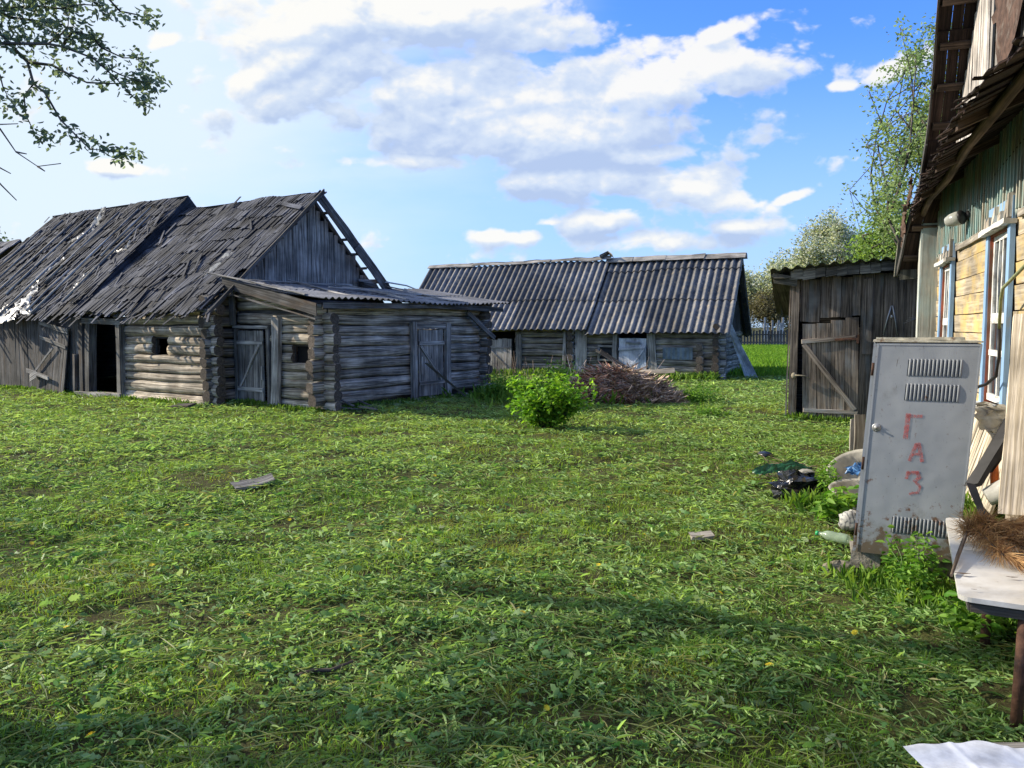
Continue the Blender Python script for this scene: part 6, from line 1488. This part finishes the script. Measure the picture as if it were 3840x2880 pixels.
def tree(name, base, H, label, trunk_r, crown, leafn, lsize, cA, cB, seed=1, cat='tree', bark=None, sparse=0., depth=4, spread=.9, up=.35, th0=.32, leafasp=.6, flowers=None, boughs=None, clump=.22, lv_leaf=1):
    """branching skeleton filling an ellipsoid crown (cx,cy,cz,rx,ry,rz) in world coordinates"""
    rng = random.Random(seed); base = np.array(base, float)
    T = thing(name, label, cat, tuple(base)); cx, cy, cz, rx, ry, rz = crown
    tr = MB(); top = v3(cx, cy, cz+rz*.35); fork = base+(v3(cx, cy, cz-rz*.85)-base)*.95
    tr.tube([base-v3(0, 0, .1), base*.5+fork*.5+v3(rng.uniform(-.1, .1), 0, 0), fork], [trunk_r*1.15, trunk_r*.95, trunk_r*.8], 10, 1.)
    br = MB(); ends = []
    def grow(p, d, L_, r, lv):
        n = 3; pts = [p]; dd = d
        for k in range(n):
            dd = unit(dd+v3(rng.gauss(0, .16), rng.gauss(0, .16), rng.gauss(.03, .12))); pts.append(pts[-1]+dd*L_/n)
        br.tube(pts, [r, r*.85, r*.7, r*.55], 5 if lv < 2 else 4, 1.)
        if lv >= depth:
            for q in pts[1:]: ends.append(q)
            return
        if lv >= depth-lv_leaf: ends.extend(pts[2:]); ends.extend(pts[1:3])
        for k in range(rng.choice((2, 3, 3))+(1 if lv == 0 else 0)):
            q = pts[rng.choice((2, 3, 3))]; nd = unit(dd+v3(rng.gauss(0, spread*.6), rng.gauss(0, spread*.6), rng.gauss(up*.3, .35)))
            e = q+nd*L_*.7; k2 = ((e[0]-cx)/rx)**2+((e[1]-cy)/ry)**2+((e[2]-cz)/rz)**2
            if k2 > 1.15: nd = unit(nd*.5+unit(v3(cx, cy, cz)-q)*.6)
            grow(q, nd, L_*rng.uniform(.6, .8), r*.58, lv+1)
    nb = 7
    for k in range(nb):
        a = 2*PI*k/nb+rng.uniform(-.3, .3); tgt = v3(cx+rx*.6*math.cos(a), cy+ry*.6*math.sin(a), cz+rz*rng.uniform(-.4, .7))
        grow(fork*(1-.2*rng.random())+base*.0+v3(0, 0, 0)*0 if False else fork, unit(tgt-fork), np.linalg.norm(tgt-fork)*.62, trunk_r*.45, 1)
    grow(fork, unit(top-fork), np.linalg.norm(top-fork)*.6, trunk_r*.6, 1)
    if boughs:
        for pts in boughs:
            pts = [np.array(p, float) for p in pts]; n = len(pts); br.tube([fork]+pts, [trunk_r*.3]+[max(.004, .022*(1-i/n)) for i in range(n)], 6, 1.)
    tr.build('trunk', bark or W_BARK, T); br.build('branches', bark or W_BARK, T)
    ends = np.array(ends); n = leafn; i = RS.randint(0, len(ends), n)
    wgt = RS.uniform(.0, 1., len(ends)) > sparse; ok = wgt[i]; i = i[ok]; n = len(i)
    P = ends[i]+RS.normal(0, clump, (n, 3))
    V, F_ = leaves(P, RS.uniform(lsize*.6, lsize*1.3, n), leafasp, (-.9, .7), PI, .15, .25)
    cc = colmix(n, cA, cB, RS.uniform(0, 1, n), .18)
    if flowers is not None: fl = RS.uniform(0, 1, n) < flowers; cc[fl] = np.array([.62,.64,.56])*RS.uniform(.75, 1.1, (fl.sum(), 1))
    fastmesh('foliage', V, F_, np.repeat(cc, 2, 0), M_LEAF, T)
    return T, ends
W_BARK = wood('tree_bark', (.04,.035,.03), (.16,.14,.12), gs=(3., 10.), crack=.5)
tree('blossom_tree', (19.0, 47, 0), 9, 'pale blossoming fruit tree rising behind the plank shed roof', .2, (19.1, 47, 5.0, 3.2, 3.0, 3.3), 24000, .15, (.22,.28,.16), (.38,.44,.30), 3, sparse=.2, flowers=.6, clump=.24)
tree('blossom_tree', (24.2, 73, 0), 9, 'pale grey-green blossoming tree behind the fence right of the long barn', .22, (24.6, 73, 5.2, 3.6, 3.2, 4.0), 24000, .24, (.22,.27,.16), (.36,.41,.28), 5, sparse=.05, flowers=.50, clump=.42)
tree('brown_bush', (23.6, 70, 0), 5, 'sparse olive brown bush behind the far picket fence', .12, (23.4, 70, 2.6, 2.6, 1.5, 2.4), 9000, .17, (.10,.09,.05), (.22,.20,.11), 8, clump=.40)
tree('tall_tree', (14.3, 26, 0), 12, 'tall green leafy tree partly hidden behind the house roof', .13, (14.2, 26, 6.6, 2.3, 2.3, 6.2), 26000, .12, (.17,.27,.10), (.36,.46,.22), 11, sparse=.25, clump=.17, lv_leaf=3)
tree('green_tree', (14.6, 31, 0), 8, 'denser bright green tree low between blossoming tree and house', .2, (15.3, 31, 4.1, 1.8, 2.0, 2.7), 12000, .14, (.15,.26,.06), (.34,.48,.14), 13, sparse=.1, clump=.25)
tree('distant_tree', (-41.5, 60, 0), 9, 'small distant tree at far left edge behind the barns', .2, (-41.5, 60, 6.2, 2.6, 2.6, 3.2), 6000, .25, (.08,.12,.04), (.2,.25,.1), 17, sparse=.2, clump=.4)
tree('distant_tree', (-9.6, 62, 0), 5, 'tiny distant tree seen above the annex roof beside the long barn', .12, (-6.0, 62, 3.6, 1.3, 1.3, 2.2), 3000, .22, (.08,.12,.04), (.2,.25,.1), 19, clump=.35) if False else None

# ------------------------------------------------------------------ apple tree over the left of the yard
def apple():
    k = 1.843
    raw = [[(-200,180),(0,300),(330,303),(430,322),(640,400),(800,540),(930,680),(1010,705)],
           [(-150,150),(0,230),(190,430),(232,580),(310,640),(420,830),(550,960),(620,1030),(740,1040),(870,1060)],
           [(190,430),(240,436),(360,450),(470,510),(600,570),(740,577),(980,575),(1070,575)],
           [(430,322),(500,220),(640,250),(700,330),(850,400),(980,400)],
           [(100,-260),(400,-60),(740,-20),(830,78),(940,100),(1020,140)],
           [(232,580),(165,660),(180,800),(240,920),(295,945)],
           [(-150,150),(60,60),(250,40),(420,60),(560,30),(720,40)],
           [(-100,0),(60,120),(230,140),(430,170),(520,230),(640,260)],
           [(-100,400),(0,520),(20,600),(60,680),(120,760)],
           [(640,400),(700,450),(840,520),(960,560),(1060,570)],
           [(330,303),(420,240),(470,180),(480,60),(450,-60)],
           [(-60,-60),(140,10),(300,-20),(500,60)]]
    bare = [[(-200,700),(0,890),(110,1050),(260,1150),(420,1130)],[(110,1050),(185,1064)],[(260,1150),(310,1183)],[(-200,1000),(0,1160),(75,1200)],[(-150,1100),(10,1280),(115,1385)],[(-60,800),(0,860),(125,855)]]
    def to3(poly, Y): return [at(x/k, y/k, Y+.10*math.sin(x/140.)) for x, y in poly]
    B_ = [to3(p, 5.35+.12*(i % 4)) for i, p in enumerate(raw)]; Bb = [to3(p, 5.2) for p in bare]
    fork = v3(-5.9, 6.4, 3.0)
    T, ends = tree('apple_tree', (-6.6, 5.8, 0), 6, 'old apple tree whose leafy boughs hang into the upper left', .17, (-8.9, 4.4, 4.4, 2.9, 2.8, 1.8), 4500, .06, (.14,.22,.13), (.26,.34,.2), 23, clump=.15, sparse=.45)
    br = MB()
    for p in B_+Bb:
        n = len(p); r0 = .013 if len(p) > 5 else .007; br.tube(p, [max(.003, r0*(1-i/n)) for i in range(n)], 6, 1.)
    for p in (B_[0], B_[1], B_[4], B_[6], B_[8], Bb[0], Bb[3]): br.tube([fork, fork*.45+p[0]*.55+v3(0, 0, .15), p[0]], [.05, .035, .016], 6)
    br.build('bough', W_BARK, T)
    pts = []
    for bi, p in enumerate(B_):
        for a, b in zip(p[:-1], p[1:]):
            L_ = np.linalg.norm(b-a); m = max(1, int(L_*18))
            for q in range(m): pts.append(a+(b-a)*random.random())
        for q in range(6): pts.append(p[-1]+v3(random.gauss(0, .03), 0, random.gauss(0, .03)))
    cl = [at(random.uniform(-150, 190), random.uniform(-150, 150), 5.5) for _ in range(130)]
    pts = np.array(pts+cl); keep = RS.uniform(0, 1, len(pts)) < .75; pts = pts[keep]
    n = len(pts)*11; P = np.repeat(pts, 11, 0)+RS.normal(0, .032, (n, 3)); P[:, 1] += RS.normal(0, .06, n)
    V, F_ = leaves(P, RS.uniform(.028, .062, n), .5, (-1.1, .5), PI, .12, .2)
    fastmesh('bough_leaves', V, F_, np.repeat(colmix(n, (.10,.15,.12), (.21,.27,.20), RS.uniform(0, 1, n), .18), 2, 0), M_LEAF, T)
apple()

# ------------------------------------------------------------------ outbuilding far left, wire, dandelions
def far_left():
    P = at(76, 900, 27.5); T = thing('outbuilding', 'grey board roof of a farther shed at the left edge', 'shed', (P[0], P[1], 0)); u = v3(-.839, .545, 0); w = v3(.545, .839, 0)
    A_ = v3(P[0], P[1], P[2]); mb = MB()
    e0 = A_-w*2.9+v3(0, 0, -2.6); Pd = unit(A_-e0); Nd = unit(np.cross(Pd, u)); Nd = Nd if Nd[2] > 0 else -Nd
    shingles(e0, u, Pd, Nd, 7, np.linalg.norm(A_-e0), .5, .14, 1., .02, .01, .02, tone=(1.5, 2.2), mb=mb); mb.poly([A_, A_+u*7, A_+u*7+w*2.9+v3(0, 0, -2.6), A_+w*2.9+v3(0, 0, -2.6)], 1.)
    mb.build('board_roof', W_SHINGLE, T); mb = MB(); c = v3(P[0], P[1], 0)
    mb.plank(c-w*2.5+u*.3+v3(0, 0, 1), c-w*2.5+u*6.8+v3(0, 0, 1), ZZ*1.0, w*.05, 1.); mb.plank(c+w*2.5+u*.3+v3(0, 0, 1), c+w*2.5+u*6.8+v3(0, 0, 1), ZZ*1.0, w*.05, 1.); mb.plank(c-w*2.5+u*.3+v3(0, 0, 1), c+w*2.5+u*.3+v3(0, 0, 1), ZZ*1.0, u*.05, 1.)
    mb.build('wall', W_DARK, T)
    mb = MB(); a = at(1447, 1058, 20.3); b = at(1585, 1095, 25.5); mb.tube([a, (a+b)/2+v3(0, 0, .06), b, at(1700, 1135, 30)], .022, 5); o = mb.build('overhead_wire', M_STEEL, None, tuple(a)); tag(o, 'thin wire running from the barn gable towards the long barn', 'wire')
far_left()
def dandelions():
    mb = MB()
    for r, h, n in ((.022, .006, 14), (.015, .010, 11), (.008, .013, 7)):
        for k in range(n):
            a = 2*PI*k/n+h*90; d = v3(math.cos(a), math.sin(a), 0); s = v3(-math.sin(a), math.cos(a), 0); mb.poly([d*.002+v3(0, 0, h-.004), d*r+s*.003+v3(0, 0, h), d*(r+.002)+v3(0, 0, h+.001), d*r-s*.003+v3(0, 0, h)], 1.)
    o = mb.build('dandelion', M_YFLOWER); pos = []
    px = [(250,2375),(640,2230),(1085,1930),(1240,1880),(1500,2060),(1180,2090),(570,2130),(1350,2420),(2280,1910),(2415,2020),(2885,2515),(2050,2695),(2245,2160),(3205,2395),(340,2730),(1630,1790),(2900,1800),(2420,1700),(860,1790),(120,2030),(930,2310),(1960,2340),(2700,2230),(2500,1830),(700,1960),(1800,2160)]
    for i, (x, y) in enumerate(px):
        d = ray(x, y); p = OC+d*((.07-CAMH)/d[2]); c = o if i == 0 else o.copy()
        if i: sc.collection.objects.link(c)
        c.location = (p[0], p[1], gz(p[0], p[1])+.075); s = random.uniform(.5, .95); c.scale = (s, s, s); c.rotation_euler = (random.uniform(.0, .7), random.uniform(-.3, .3), random.uniform(0, 6))
        tag(c, 'yellow dandelion flower in the mown grass', 'flower', 'dandelion flowers in the mown grass')
M_YFLOWER = plain('dandelion_yellow', (.80,.62,.03), .7, 0, .15)
dandelions()
